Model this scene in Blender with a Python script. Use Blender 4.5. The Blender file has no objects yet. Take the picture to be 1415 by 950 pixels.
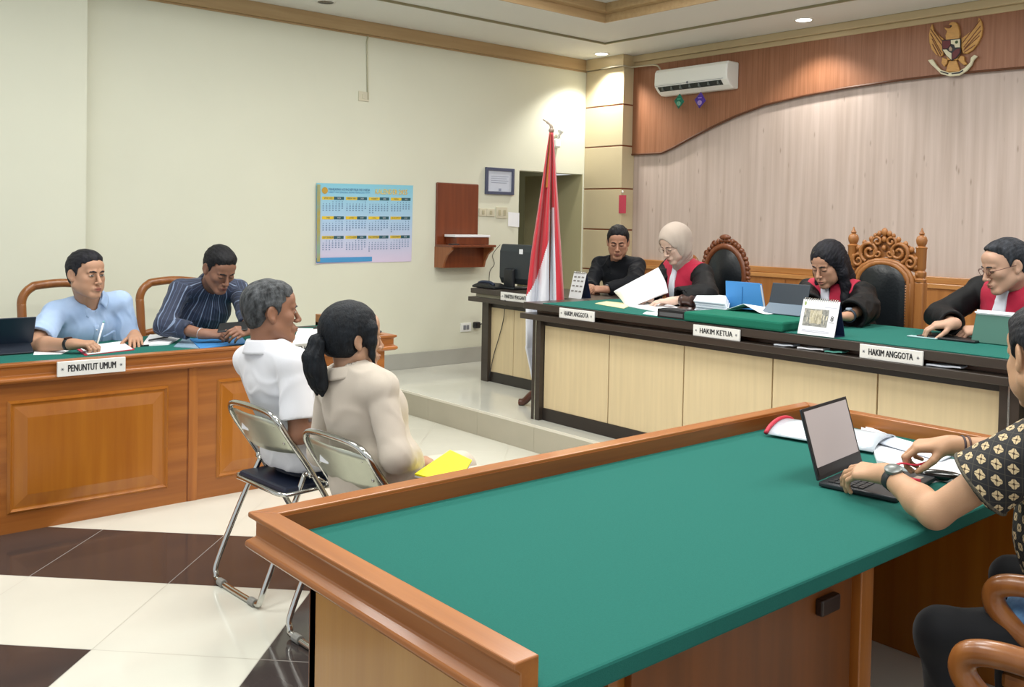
import bpy, bmesh, math, random
import numpy as np
from mathutils import Vector, Matrix
random.seed(7); rng = np.random.default_rng(7)
C = bpy.context.scene.collection
sc = bpy.context.scene
PI = math.pi

# ---------------------------------------------------------------- camera
YAW, PITCH, ROLL, FPX, CX, CY = 0.863878, -0.0279999, 0.0199110, 1296.3425, 707.5, 341.1209
EYE = np.array([0.0, 0.0, 1.527])
_f = np.array([math.cos(YAW)*math.cos(PITCH), math.sin(YAW)*math.cos(PITCH), math.sin(PITCH)])
_r = np.array([math.sin(YAW), -math.cos(YAW), 0.0]); _u = np.cross(_r, _f)
CR = math.cos(ROLL)*_r + math.sin(ROLL)*_u; CU = -math.sin(ROLL)*_r + math.cos(ROLL)*_u; CF = _f
cam = bpy.data.cameras.new('camera'); camo = bpy.data.objects.new('camera', cam); C.objects.link(camo)
m = Matrix.Identity(4)
for i in range(3):
    m[i][0], m[i][1], m[i][2], m[i][3] = CR[i], CU[i], -CF[i], EYE[i]
camo.matrix_world = m
cam.sensor_fit = 'HORIZONTAL'; cam.sensor_width = 36.0; cam.lens = 36.0*FPX/1415.0
cam.shift_x = 0.0; cam.shift_y = -(475.0-CY)/1415.0; cam.clip_start = 0.05
sc.camera = camo

def at(px, py, u=None, v=None, z=None):
    """the point of the room seen at a pixel of the photo, on the plane X=u, Y=v or Z=z"""
    d = (px-CX)/FPX*CR - (py-CY)/FPX*CU + CF
    if u is not None: t = (u-EYE[0])/d[0]
    elif v is not None: t = (v-EYE[1])/d[1]
    else: t = (z-EYE[2])/d[2]
    return EYE + t*d

# ---------------------------------------------------------------- world, exposure, large lights
sc.view_settings.view_transform = 'Standard'
sc.view_settings.look = 'None'; sc.view_settings.gamma = 1.0; sc.view_settings.use_curve_mapping = False
sc.view_settings.exposure = 0.0
w = bpy.data.worlds.new('daylight'); sc.world = w; w.use_nodes = True
w.node_tree.nodes['Background'].inputs[0].default_value = (0.93, 0.97, 1.0, 1)
w.node_tree.nodes['Background'].inputs[1].default_value = 0.80
LAMP = 1.0
FILL_PANEL_W = 30.0  # power of each added fill panel over the room
DOWN_W = 16.0

# ---------------------------------------------------------------- materials
def lin(c):
    if isinstance(c, str):
        c = c.lstrip('#'); c = [int(c[i:i+2], 16)/255 for i in (0, 2, 4)]
    return tuple((x/12.92 if x <= .04045 else ((x+.055)/1.055)**2.4) for x in c[:3]) + (1.0,)
MATS = {}
def mat(name, col, rough=.6, metal=0.0, var=0.0, vscale=6.0, bump=0.0, bscale=40.0, stretch=(1,1,1), col2=None, spec=.5, emit=0.0, coat=0.0, attr=False, sheen=0.0, sss=0.0):
    if name in MATS: return MATS[name]
    m = bpy.data.materials.new(name); m.use_nodes = True; MATS[name] = m
    nt = m.node_tree; b = nt.nodes['Principled BSDF']; L = nt.links
    b.inputs['Base Color'].default_value = lin(col); b.inputs['Roughness'].default_value = rough
    b.inputs['Metallic'].default_value = metal; b.inputs['Specular IOR Level'].default_value = spec
    b.inputs['Coat Weight'].default_value = coat; b.inputs['Coat Roughness'].default_value = .12
    if sheen: b.inputs['Sheen Weight'].default_value = sheen
    if sss:
        b.inputs['Subsurface Weight'].default_value = sss; b.inputs['Subsurface Radius'].default_value = (.012, .004, .002)
        b.inputs['Subsurface Scale'].default_value = 1.0
    if emit:
        b.inputs['Emission Color'].default_value = lin(col); b.inputs['Emission Strength'].default_value = emit
    src = None
    if attr:
        a = nt.nodes.new('ShaderNodeAttribute'); a.attribute_name = 'tint'; src = a.outputs['Color']
        L.new(src, b.inputs['Base Color'])
    if var or bump:
        tc = nt.nodes.new('ShaderNodeTexCoord'); mp = nt.nodes.new('ShaderNodeMapping')
        mp.inputs['Scale'].default_value = stretch; L.new(tc.outputs['Object'], mp.inputs['Vector'])
    if var:
        n = nt.nodes.new('ShaderNodeTexNoise'); n.inputs['Scale'].default_value = vscale; n.inputs['Detail'].default_value = 5
        L.new(mp.outputs[0], n.inputs['Vector'])
        mr = nt.nodes.new('ShaderNodeMapRange'); mr.inputs['From Min'].default_value = .3; mr.inputs['From Max'].default_value = .7
        L.new(n.outputs['Fac'], mr.inputs['Value'])
        mx = nt.nodes.new('ShaderNodeMix'); mx.data_type = 'RGBA'
        c1 = lin(col); c2 = lin(col2) if col2 else tuple(x*(1-var) for x in c1[:3])+(1,)
        mx.inputs[6].default_value = c1; mx.inputs[7].default_value = c2
        if src is not None:
            L.new(src, mx.inputs[6]); mx.inputs[7].default_value = c2
            mm = nt.nodes.new('ShaderNodeMath'); mm.operation = 'MULTIPLY'; mm.inputs[1].default_value = var
            L.new(mr.outputs[0], mm.inputs[0]); L.new(mm.outputs[0], mx.inputs[0])
        else: L.new(mr.outputs[0], mx.inputs[0])
        L.new(mx.outputs[2], b.inputs['Base Color'])
    if bump:
        n2 = nt.nodes.new('ShaderNodeTexNoise'); n2.inputs['Scale'].default_value = bscale; n2.inputs['Detail'].default_value = 4
        L.new(mp.outputs[0], n2.inputs['Vector'])
        bp = nt.nodes.new('ShaderNodeBump'); bp.inputs['Strength'].default_value = bump; bp.inputs['Distance'].default_value = .01
        L.new(n2.outputs['Fac'], bp.inputs['Height']); L.new(bp.outputs[0], b.inputs['Normal'])
    return m

def wood(name, c1, c2, rough=.35, axis=0, scale=5.0, coat=.25):
    st = [16, 16, 16]; st[axis] = .9
    return mat(name, c1, rough=rough, var=.5, col2=c2, vscale=scale*.35, stretch=tuple(st), bump=.04, bscale=6, coat=coat)

M = dict(
 wall=mat('cream_wall_paint', '#DBDCCA', .62, var=.03, vscale=2, bump=.02, bscale=120),
 ceil=mat('ceiling_paint', '#DCDCD6', .8),
 crown=wood('crown_tan', '#B79C73', '#A98C63', .5, 0, coat=0),
 crownv=wood('crown_tan_v', '#B79C73', '#A98C63', .5, 1, coat=0),
 cornice=mat('cornice_beige', '#C2AE88', .55),
 door=mat('olive_passage_paint', '#77704A', .7),
 dooredge=mat('door_jamb_paint', '#BDB68F', .6),
 laminate=None,
 base=mat('skirting_tile', '#AEAEA6', .25, var=.06, vscale=5),
 step=mat('step_riser_tile', '#B4AF9E', .3, var=.05, vscale=6),
 desk=wood('honey_wood', '#AA672A', '#90521C', .33, 0),
 desky=wood('honey_wood_y', '#AC6A2C', '#92541E', .33, 1),
 deskz=wood('honey_wood_z', '#AE6A2B', '#92521E', .35, 2),
 deskin=wood('rail_inner_wood', '#8E4F1E', '#743C14', .4, 0),
 panel=wood('panel_wood', '#B26E1C', '#9E5A12', .33, 2, 3),
 sidep=wood('golden_side_panel', '#CB9344', '#BC8236', .35, 2, 2),
 cloth=mat('green_felt', '#26695F', .93, var=.07, vscale=180, bump=.12, bscale=420, spec=.15),
 clothd=mat('green_felt_edge', '#1F5B4D', .9, spec=.2),
 bench=mat('dark_bench_laminate', '#3F3731', .3, var=.2, vscale=2, stretch=(20,.8,20)),
 benchpanel=mat('beige_bench_panel', '#DAC7A0', .42, var=.09, vscale=3, stretch=(14,14,.7)),
 benchrec=wood('bench_recess_wood', '#6D452B', '#59361F', .4, 1),
 chrome=mat('chrome', '#C9C9C4', .16, 1.0),
 steel=mat('brushed_steel_plate', '#C8CBBB', .36, .85, var=.06, vscale=20),
 black=mat('black_plastic', '#191B1E', .42),
 darkgrey=mat('dark_grey_plastic', '#2C3236', .45),
 leather=mat('black_leather', '#12171B', .3, bump=.12, bscale=60),
 seat=mat('navy_vinyl', '#1C2438', .42),
 seatgrey=mat('grey_blue_seat', '#56666B', .7, bump=.1, bscale=200),
 chairw=wood('chair_wood', '#98602F', '#7F4A20', .28, 2),
 carve=wood('carved_teak', '#A9713C', '#8A5426', .42, 2, coat=.1),
 carved=wood('carved_dark_wood', '#7A4526', '#5C2F17', .4, 2, coat=.1),
 shelf=wood('shelf_mahogany', '#7A3B1C', '#672E14', .36, 2),
 shelfl=wood('shelf_side_wood', '#9C5E34', '#854B26', .4, 2),
 white=mat('white_plastic', '#E9EBE8', .4),
 sign=mat('sign_white', '#E6E6E2', .35),
 paper=mat('paper', '#F0F2F6', .75),
 paperb=mat('paper_cool', '#D9E0EA', .75),
 ink=mat('ink', '#2B2C30', .6),
 inkgrey=mat('ink_grey', '#7C7F86', .6),
 red=mat('red_folder', '#C2273F', .5),
 blue=mat('blue_folder', '#3E86C6', .5),
 blueclear=mat('clear_blue_folder', '#9AB6CC', .25),
 yellow=mat('yellow_folder', '#F6E81C', .55),
 gold=mat('gold_fabric', '#B0762A', .6),
 flagred=mat('flag_red', '#C41F31', .6, sheen=.3),
 flagwhite=mat('flag_white', '#DFE2EA', .65, sheen=.2),
 skirt=None,
)

# ---------------------------------------------------------------- mesh helpers
class MB:
    """collects shapes of one part and links them as one mesh object"""
    def __init__(s): s.v = []; s.f = []; s.mi = []; s.cur = 0
    def add(s, vs, fs):
        n = len(s.v); s.v += [tuple(map(float, q)) for q in vs]
        for f in fs: s.f.append(tuple(n+i for i in f)); s.mi.append(s.cur)
        return s
    def box(s, a, b, T=None):
        x0, y0, z0 = a; x1, y1, z1 = b
        vs = [(x0,y0,z0),(x1,y0,z0),(x1,y1,z0),(x0,y1,z0),(x0,y0,z1),(x1,y0,z1),(x1,y1,z1),(x0,y1,z1)]
        if T is not None: vs = [tuple(T @ Vector(q)) for q in vs]
        return s.add(vs, [(0,3,2,1),(4,5,6,7),(0,1,5,4),(1,2,6,5),(2,3,7,6),(3,0,4,7)])
    def prism(s, pts, o, e1, e2, e3, depth):
        """outline pts (a,b) in the plane o+a*e1+b*e2, extruded by depth along e3"""
        o, e1, e2, e3 = map(np.array, (o, e1, e2, e3)); n = len(pts)
        P = [o+a*e1+b*e2 for a, b in pts]; Q = [p+e3*depth for p in P]
        return s.add(P+Q, [tuple(range(n))[::-1], tuple(range(n, 2*n))] + [(i, (i+1) % n, n+(i+1) % n, n+i) for i in range(n)])
    def tube(s, pts, r, seg=10, closed=False, flat=1.0):
        P = [np.array(p, float) for p in pts]; n = len(P); R = r if hasattr(r, '__len__') else [r]*n
        vs = []; fs = []; ref = None
        for i in range(n):
            if closed: t = P[(i+1) % n]-P[i-1]
            else: t = P[min(i+1, n-1)]-P[max(i-1, 0)]
            t = t/(np.linalg.norm(t)+1e-9)
            if ref is None:
                ref = np.array([0, 0, 1.0]) if abs(t[2]) < .9 else np.array([1.0, 0, 0])
            a = ref - t*(ref @ t); a /= np.linalg.norm(a)+1e-9; ref = a; b = np.cross(t, a)
            for k in range(seg):
                th = 2*PI*k/seg; vs.append(P[i]+R[i]*(math.cos(th)*a*flat+math.sin(th)*b))
        for i in range(n if closed else n-1):
            j = (i+1) % n
            for k in range(seg):
                fs.append((i*seg+k, i*seg+(k+1) % seg, j*seg+(k+1) % seg, j*seg+k))
        if not closed: fs += [tuple(range(seg))[::-1], tuple((n-1)*seg+k for k in range(seg))]
        return s.add(vs, fs)
    def lathe(s, prof, c, seg=16, ax=2, T=None, caps=True):
        vs = []; fs = []; n = len(prof)
        for r, h in prof:
            for k in range(seg):
                th = 2*PI*k/seg; q = [r*math.cos(th), r*math.sin(th), h]
                if ax == 0: q = [q[2], q[0], q[1]]
                if ax == 1: q = [q[0], q[2], q[1]]
                q = Vector(q)
                if T is not None: q = T @ q
                vs.append((q[0]+c[0], q[1]+c[1], q[2]+c[2]))
        for i in range(n-1):
            for k in range(seg): fs.append((i*seg+k, i*seg+(k+1) % seg, (i+1)*seg+(k+1) % seg, (i+1)*seg+k))
        if caps: fs += [tuple(range(seg))[::-1], tuple((n-1)*seg+k for k in range(seg))]
        return s.add(vs, fs)
    def ball(s, c, r, seg=10, ring=7):
        r = r if hasattr(r, '__len__') else (r, r, r); vs = [(c[0], c[1], c[2]-r[2])]; fs = []
        for i in range(1, ring):
            ph = -PI/2+PI*i/ring
            for k in range(seg):
                th = 2*PI*k/seg; vs.append((c[0]+r[0]*math.cos(ph)*math.cos(th), c[1]+r[1]*math.cos(ph)*math.sin(th), c[2]+r[2]*math.sin(ph)))
        vs.append((c[0], c[1], c[2]+r[2])); n = len(vs)
        for k in range(seg): fs.append((0, 1+(k+1) % seg, 1+k)); fs.append((n-1, n-1-seg+k, n-1-seg+(k+1) % seg))
        for i in range(ring-2):
            for k in range(seg):
                a = 1+i*seg; fs.append((a+k, a+(k+1) % seg, a+seg+(k+1) % seg, a+seg+k))
        return s.add(vs, fs)
    def grid(s, fn, nu, nv, closed=False):
        vs = [fn(i/(nu-1), j/(nv-1)) for i in range(nu) for j in range(nv)]
        fs = [(i*nv+j, (i+1)*nv+j, (i+1)*nv+j+1, i*nv+j+1) for i in range(nu-1) for j in range(nv-1)]
        return s.add(vs, fs)
    def build(s, name, material, parent=None, bevel=0, smooth=False, solid=0, sub=0, auto=None):
        me = bpy.data.meshes.new(name); base = np.zeros(3)
        if parent is not None: base = np.array(parent['_org']) if '_org' in parent else base
        vs = [tuple(np.array(q)-base) for q in s.v]
        me.from_pydata(vs, [], s.f)
        ms = material if isinstance(material, (list, tuple)) else [material]
        for mm in ms: me.materials.append(mm)
        if len(ms) > 1: me.polygons.foreach_set('material_index', s.mi)
        bm = bmesh.new(); bm.from_mesh(me); bmesh.ops.recalc_face_normals(bm, faces=bm.faces); bm.to_mesh(me); bm.free()
        o = bpy.data.objects.new(name, me); C.objects.link(o)
        if parent is not None: o.parent = parent; o['_org'] = list(base)
        if smooth or auto:
            me.polygons.foreach_set('use_smooth', [True]*len(me.polygons))
            if auto: me.set_sharp_from_angle(angle=math.radians(auto))
        if bevel:
            b = o.modifiers.new('bevel', 'BEVEL'); b.width = bevel; b.segments = 2; b.limit_method = 'ANGLE'; b.angle_limit = .7
        if solid:
            b = o.modifiers.new('solid', 'SOLIDIFY'); b.thickness = solid; b.offset = 0
        if sub:
            b = o.modifiers.new('sub', 'SUBSURF'); b.levels = sub; b.render_levels = sub
        return o

def tag(o, label=None, cat=None, group=None, kind=None):
    if label: o['label'] = label
    if cat: o['category'] = cat
    if group: o['group'] = group
    if kind: o['kind'] = kind
    return o
def thing(name, label, cat, loc=(0, 0, 0), group=None):
    """an Empty at the base of a thing; parts are given in room coordinates"""
    o = bpy.data.objects.new(name, None); C.objects.link(o); o.location = loc; o.empty_display_size = .05
    o['_org'] = [float(q) for q in loc]
    return tag(o, label, cat, group)
def one(name, mb, material, label, cat, group=None, loc=None, **k):
    """a thing that is a single mesh, its origin at the middle of its base"""
    P = np.array(mb.v)
    if loc is None: loc = ((P[:, 0].min()+P[:, 0].max())/2, (P[:, 1].min()+P[:, 1].max())/2, P[:, 2].min())
    loc = np.array(loc, float); mb.v = [tuple(np.array(q)-loc) for q in mb.v]
    o = mb.build(name, material, None, **k); o.location = loc; o['_org'] = [float(q) for q in loc]
    return tag(o, label, cat, group)
def struct(name, mb, material, **k):
    o = mb.build(name, material, None, **k); o['kind'] = 'structure'; return o
def dup(root, loc, rotz=0.0, label=None, group=None):
    r = root.copy(); C.objects.link(r); r.location = loc; r.rotation_euler = (0, 0, rotz)
    if label: r['label'] = label
    if group: r['group'] = group
    for ch in list(root.children):
        c = ch.copy(); C.objects.link(c); c.parent = r
        for g in ch.children:
            d = g.copy(); C.objects.link(d); d.parent = c
    return r
def arc(c, r, a0, a1, n, e1, e2):
    c, e1, e2 = map(np.array, (c, e1, e2))
    return [c+r*(math.cos(a0+(a1-a0)*i/(n-1))*e1+math.sin(a0+(a1-a0)*i/(n-1))*e2) for i in range(n)]
def smooth_path(pts, n=8):
    P = [np.array(p, float) for p in pts]; out = []
    for i in range(len(P)-1):
        p0, p1, p2, p3 = P[max(i-1, 0)], P[i], P[i+1], P[min(i+2, len(P)-1)]
        for k in range(n):
            t = k/n; out.append(.5*((2*p1)+(-p0+p2)*t+(2*p0-5*p1+4*p2-p3)*t*t+(-p0+3*p1-3*p2+p3)*t**3))
    out.append(P[-1]); return out
def text(s, size, o, ex, ey, material, name='lettering', parent=None, lift=.001, align='CENTER', width=None, res=2, spacing=1.0, bold=0.0):
    """flat lettering: o is the middle of the line, ex along the line, ey up the letters"""
    cu = bpy.data.curves.new('t', 'FONT'); cu.body = s; cu.size = size; cu.align_x = align; cu.align_y = 'CENTER'; cu.resolution_u = res
    cu.space_line = spacing
    to = bpy.data.objects.new('t', cu); C.objects.link(to)
    dg = bpy.context.evaluated_depsgraph_get(); me = bpy.data.meshes.new_from_object(to.evaluated_get(dg))
    bpy.data.objects.remove(to); bpy.data.curves.remove(cu)
    V = np.zeros(len(me.vertices)*3); me.vertices.foreach_get('co', V); V = V.reshape(-1, 3)
    if width: V[:, 0] *= width/max(1e-6, V[:, 0].max()-V[:, 0].min())
    ex, ey, o = (np.array(q, float) for q in (ex, ey, o)); ex /= np.linalg.norm(ex); ey /= np.linalg.norm(ey); n = np.cross(ex, ey)
    if bold:                                                    # a second strike beside the first thickens the strokes
        fs = [tuple(p.vertices) for p in me.polygons]; k = len(V); w2 = bold*(V[:, 1].max()-V[:, 1].min())
        V = np.concatenate([V-[w2, 0, 0], V+[w2, 0, 0]]); me = bpy.data.meshes.new(name); me.from_pydata(V.tolist(), [], fs+[tuple(i+k for i in f) for f in fs])
    base = np.array(parent['_org']) if parent is not None else np.zeros(3)
    W = o+V[:, :1]*ex+V[:, 1:2]*ey+n*lift-base
    me.vertices.foreach_set('co', W.ravel()); me.materials.clear(); me.materials.append(material); me.update()
    me.name = name; ob = bpy.data.objects.new(name, me); C.objects.link(ob)
    if parent is not None: ob.parent = parent; ob['_org'] = list(base)
    return ob
# ================================================================ the room
VW, UB, SZ, ZC = 6.97, 7.097, .178, 3.2          # left wall Y, judges' wall X, dais height, ceiling height
US = 4.126                                        # front edge of the dais
# floor: 0.6 m polished tiles laid diagonally, dark ones in a pattern
def floor_material():
    m = bpy.data.materials.new('polished_floor_tiles'); m.use_nodes = True; nt = m.node_tree; L = nt.links; b = nt.nodes['Principled BSDF']
    tc = nt.nodes.new('ShaderNodeTexCoord'); sx = nt.nodes.new('ShaderNodeSeparateXYZ'); L.new(tc.outputs['Object'], sx.inputs[0])
    def math_(op, a, b_=None, c=None):
        n = nt.nodes.new('ShaderNodeMath'); n.operation = op
        for i, x in enumerate((a, b_, c)):
            if x is None: continue
            if isinstance(x, (int, float)): n.inputs[i].default_value = x
            else: L.new(x, n.inputs[i])
        return n.outputs[0]
    T = .6*math.sqrt(2)
    s = math_('DIVIDE', math_('SUBTRACT', math_('ADD', sx.outputs[0], sx.outputs[1]), 4.397), T)      # across the strips
    d = math_('DIVIDE', math_('SUBTRACT', math_('SUBTRACT', sx.outputs[1], sx.outputs[0]), 1.537), T)
    i = math_('FLOOR', s); j = math_('FLOOR', d)
    def eq(a, k): return math_('COMPARE', a, float(k), .1)
    def ge(a, k): return math_('GREATER_THAN', a, k-.5)
    def le(a, k): return math_('LESS_THAN', a, k+.5)
    A = math_('MULTIPLY', eq(i, 1), ge(j, 0))
    B = math_('MULTIPLY', le(i, -1), ge(j, 1))
    B2 = math_('MULTIPLY', math_('MULTIPLY', le(i, 0), le(j, -1)), ge(j, -2))
    dark = math_('MINIMUM', math_('ADD', math_('ADD', A, B), B2), 1.0)
    fs = math_('FRACT', s); fd = math_('FRACT', d); g = .0035
    def edge(f): return math_('MAXIMUM', math_('LESS_THAN', f, g), math_('GREATER_THAN', f, 1-g))
    grout = math_('MAXIMUM', edge(fs), edge(fd))
    n = nt.nodes.new('ShaderNodeTexNoise'); n.inputs['Scale'].default_value = 3.0; n.inputs['Detail'].default_value = 6; L.new(tc.outputs['Object'], n.inputs['Vector'])
    def mix(f, a, b_):
        x = nt.nodes.new('ShaderNodeMix'); x.data_type = 'RGBA'
        L.new(f, x.inputs[0])
        for k, q in ((6, a), (7, b_)):
            if isinstance(q, tuple): x.inputs[k].default_value = q
            else: L.new(q, x.inputs[k])
        return x.outputs[2]
    white = mix(n.outputs['Fac'], lin('#E0DFD2'), lin('#D3D2C6'))
    blk = mix(n.outputs['Fac'], lin('#453D3B'), lin('#393433'))
    col = mix(dark, white, blk); gc = mix(dark, lin('#B6B3A6'), lin('#8A8580'))
    L.new(mix(grout, col, gc), b.inputs['Base Color'])
    L.new(math_('ADD', math_('MULTIPLY', grout, .4), .09), b.inputs['Roughness'])
    b.inputs['Specular IOR Level'].default_value = .55
    return m
FM = floor_material()
struct('floor', MB().box((-1.6, -1.6, -.06), (US, VW, 0)), FM)
struct('floor_dais', MB().box((US+.012, -1.6, -.06), (UB+1.2, VW+1.6, SZ-.012)), M['step'])
PT = mat('dais_tile', '#D5D5CB', .1, var=.04, vscale=4)
struct('floor_dais_top', MB().box((US+.002, -1.6, SZ-.012), (UB+1.2, VW+1.6, SZ)), PT)
mb = MB()
for k in range(14):
    y1 = VW-.6*k; mb.box((US, y1-.598, .0), (US+.012, y1, SZ-.012))
struct('trim_step', mb, M['step'])
mb = MB()
for k in range(14): mb.box((US-.001, VW-.6*(k+1), SZ-.014), (US+.012, VW-.6*k-.002, SZ+.0015))
struct('trim_step_edge', mb, mat('step_nosing', '#E0DDD0', .3))

# left wall with the passage opening; the pier at its near end
DU0, DU1, DZ = 6.03, 6.90, 2.02
w_ = MB().box((-1.6, VW, 0), (DU0, VW+.16, ZC)).box((DU0, VW, DZ), (UB+1.2, VW+.16, ZC)).box((DU1, VW, 0), (UB+1.2, VW+.16, DZ))
struct('wall_left', w_, M['wall'])
struct('wall_left_pier', MB().box((.5, VW-.16, 0), (1.96, VW, ZC)), M['wall'])
struct('door_1', MB().box((DU0-.9, VW+1.2, SZ), (DU1+.6, VW+1.26, DZ+.4)).box((DU0-.9, VW+.16, SZ), (DU0-.84, VW+1.2, DZ+.4)).box((DU0-.9, VW+.16, DZ+.3), (DU1+.6, VW+1.26, DZ+.36)), M['door'])
struct('door_1_jamb', MB().box((DU1-.004, VW-.0, SZ), (DU1+.001, VW+.9, DZ)), M['dooredge'])
struct('baseboard_left', MB().box((US+.0, VW-.014, SZ), (DU0, VW, SZ+.142)).box((1.96, VW-.014, 0), (US, VW, .142)), M['base'], bevel=.003)
# judges' wall
def lam_material():
    m = mat('pale_wood_laminate', '#CAB9B0', .5, var=.5, col2='#B6A499', vscale=2.2, stretch=(11, 11, .45))
    nt = m.node_tree; L = nt.links; b = nt.nodes['Principled BSDF']; tc = nt.nodes.new('ShaderNodeTexCoord')
    mp = nt.nodes.new('ShaderNodeMapping'); mp.inputs['Scale'].default_value = (4.5, 4.5, 1.3); L.new(tc.outputs['Object'], mp.inputs[0])
    v = nt.nodes.new('ShaderNodeTexVoronoi'); v.inputs['Scale'].default_value = 3.0; L.new(mp.outputs[0], v.inputs['Vector'])
    r = nt.nodes.new('ShaderNodeMapRange'); r.inputs['From Min'].default_value = .02; r.inputs['From Max'].default_value = .13
    r.inputs['To Min'].default_value = .55; r.inputs['To Max'].default_value = 0; L.new(v.outputs['Distance'], r.inputs[0])
    old = b.inputs['Base Color'].links[0].from_socket
    x = nt.nodes.new('ShaderNodeMix'); x.data_type = 'RGBA'; L.new(r.outputs[0], x.inputs[0]); L.new(old, x.inputs[6]); x.inputs[7].default_value = lin('#7E6A58')
    L.new(x.outputs[2], b.inputs['Base Color']); return m
M['laminate'] = lam_material()
struct('wall_back', MB().box((UB, -1.6, 0), (UB+.16, DU1, ZC)), M['laminate'])
CORN = mat('pillar_panel', '#CDBE9C', .5, var=.03, vscale=3)
PV = 6.437
mb = MB(); zs = [SZ, 1.042, 1.454, 1.868, 2.297, 2.709, 3.09]
for a, b in zip(zs, zs[1:]): mb.box((6.92, PV, a+.007), (UB, VW-.002, b-.007))
struct('wall_corner_pillar', mb, CORN, bevel=.003)
mb = MB()
for a in zs[1:-1]: mb.box((6.926, PV+.006, a-.007), (UB, VW-.002, a+.007))
struct('trim_pillar_band', mb, mat('red_brown_band', '#7E4326', .4))
# brown arched fascia over the laminate
arch = [(PV, 2.215), (6.05, 2.214)] + [(v_, z_) for v_, z_ in [(5.9, 2.262), (5.7, 2.34), (5.45, 2.43), (5.2, 2.51), (4.879, 2.588), (4.5, 2.635), (4.1, 2.665), (3.685, 2.682), (3.2, 2.688), (2.7, 2.68), (2.2, 2.655), (1.8, 2.61), (1.2, 2.5), (.6, 2.33), (.1, 2.214), (-.4, 2.214)]]
outl = [(PV, 3.1)] + arch + [(-.4, 3.1)]
FAS = mat('brown_fascia', '#9C6A4E', .42, var=.35, col2='#855639', vscale=2.5, stretch=(30, 30, .8))
struct('trim_arch_fascia', MB().prism(outl[::-1], (UB-.035, 0, 0), (0, 1, 0), (0, 0, 1), (1, 0, 0), .034), FAS)
mb = MB(); mb.tube([(UB-.036, v_, z_) for v_, z_ in arch], .009, 8)
struct('trim_arch_edge', mb, mat('fascia_edge', '#5E3821', .5))
# wainscot
WA = wood('wainscot_wood', '#B0763F', '#9A6230', .4, 2, 4)
mb = MB().box((UB-.03, -1.6, SZ), (UB, PV, 1.075))
struct('trim_wainscot', mb, WA)
mb = MB()
for k in range(9): mb.box((UB-.033, 4.62-.62*k+.003 if k else 4.62, SZ), (UB-.029, 4.626-.62*k, 1.06))
struct('trim_wainscot_seam', mb, mat('wainscot_seam', '#7A4A22', .5))
struct('trim_wainscot_cap', MB().box((UB-.055, -1.6, 1.075), (UB, PV, 1.112)).box((UB-.035, -1.6, 1.112), (UB, PV, 1.165)), wood('wainscot_cap_wood', '#C08A52', '#A8703B', .3, 1), bevel=.006)
# crown band round the room
struct('trim_crown_left', MB().box((-1.6, VW-.03, 3.09), (6.92, VW, ZC)).box((-1.6, VW-.012, 3.075), (6.92, VW, 3.09)), M['crown'], bevel=.004)
struct('trim_crown_pillar', MB().box((6.885, PV-.02, 3.09), (UB, VW-.03, ZC)), M['cornice'], bevel=.004)
struct('trim_crown_back', MB().box((UB-.07, -1.6, 3.135), (UB, PV-.02, ZC)).box((UB-.045, -1.6, 3.09), (UB, PV-.02, 3.135)), M['cornice'], bevel=.008)
# ceiling: border soffit, thin moulding, recessed tray
IU, IV = 5.72, 5.55
ce = MB().box((IU, -1.6, ZC), (UB+.2, VW+.2, ZC+.1)).box((-1.6, IV, ZC), (IU, VW+.2, ZC+.1)).box((-1.6, -1.6, ZC+.14), (IU, IV, ZC+.2))
struct('ceiling', ce, M['ceil'])
struct('trim_tray', MB().box((IU-.012, -1.6, ZC), (IU, IV, ZC+.14)).box((-1.6, IV-.012, ZC), (IU, IV, ZC+.14)).box((IU-.09, -1.6, ZC+.07), (IU-.012, IV-.012, ZC+.14)).box((-1.6, IV-.09, ZC+.07), (IU-.09, IV-.012, ZC+.14)), M['crown'])
struct('trim_ceiling_moulding', MB().box((6.335, -1.6, ZC-.018), (6.352, 6.155, ZC)).box((-1.6, 6.14, ZC-.018), (6.335, 6.157, ZC)), mat('moulding_olive', '#8C8463', .5))

# ---------------------------------------------------------------- ceiling lamps, real and added (the light they give is built with them)
RIM = mat('lamp_rim', '#D8D8D2', .35)
def downlight(u, v, on, label, power=DOWN_W, group='recessed ceiling lights'):
    t = thing('ceiling_light', label, 'ceiling light', (u, v, ZC), group)
    MB().lathe([(.062, -.006), (.078, -.006), (.082, 0)], (u, v, ZC), 24, caps=False).build('rim', RIM, t, smooth=True)
    if on: MB().lathe([(.001, -.004), (.066, -.004), (.066, -.0005), (.001, -.0005)], (u, v, ZC), 24).build('lens', mat('lamp_lit', '#FFFDF4', .5, emit=9.0), t)
    else: MB().lathe([(.001, -.002), (.062, -.002), (.062, -.0005), (.001, -.0005)], (u, v, ZC), 24).build('lens', mat('lamp_unlit', '#6F6E68', .25, var=.4, vscale=30), t)
    if on:
        l = bpy.data.lights.new('downlight_lamp', 'SPOT'); l.energy = power*LAMP*4; l.spot_size = math.radians(118); l.spot_blend = .55
        l.shadow_soft_size = .06; l.color = (1, .97, .9)
        lo = bpy.data.objects.new('downlight_lamp', l); C.objects.link(lo); lo.parent = t; lo.location = (0, 0, -.02)
    return t
downlight(6.72, 6.56, True, 'lit recessed ceiling light in the corner above the flag and pillar', DOWN_W*1.7)
downlight(6.73, 4.30, True, 'lit recessed ceiling light above the air conditioner\'s right, near the brown arch', DOWN_W)
downlight(3.64, 6.55, False, 'unlit recessed ceiling light above the left cream wall')
for k, (u, v) in enumerate([(6.73, 1.9)]):  # unseen downlight added for more light, beyond the visible ones
    downlight(u, v, True, 'added lit recessed ceiling light outside the frame over the right end of the bench')
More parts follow.
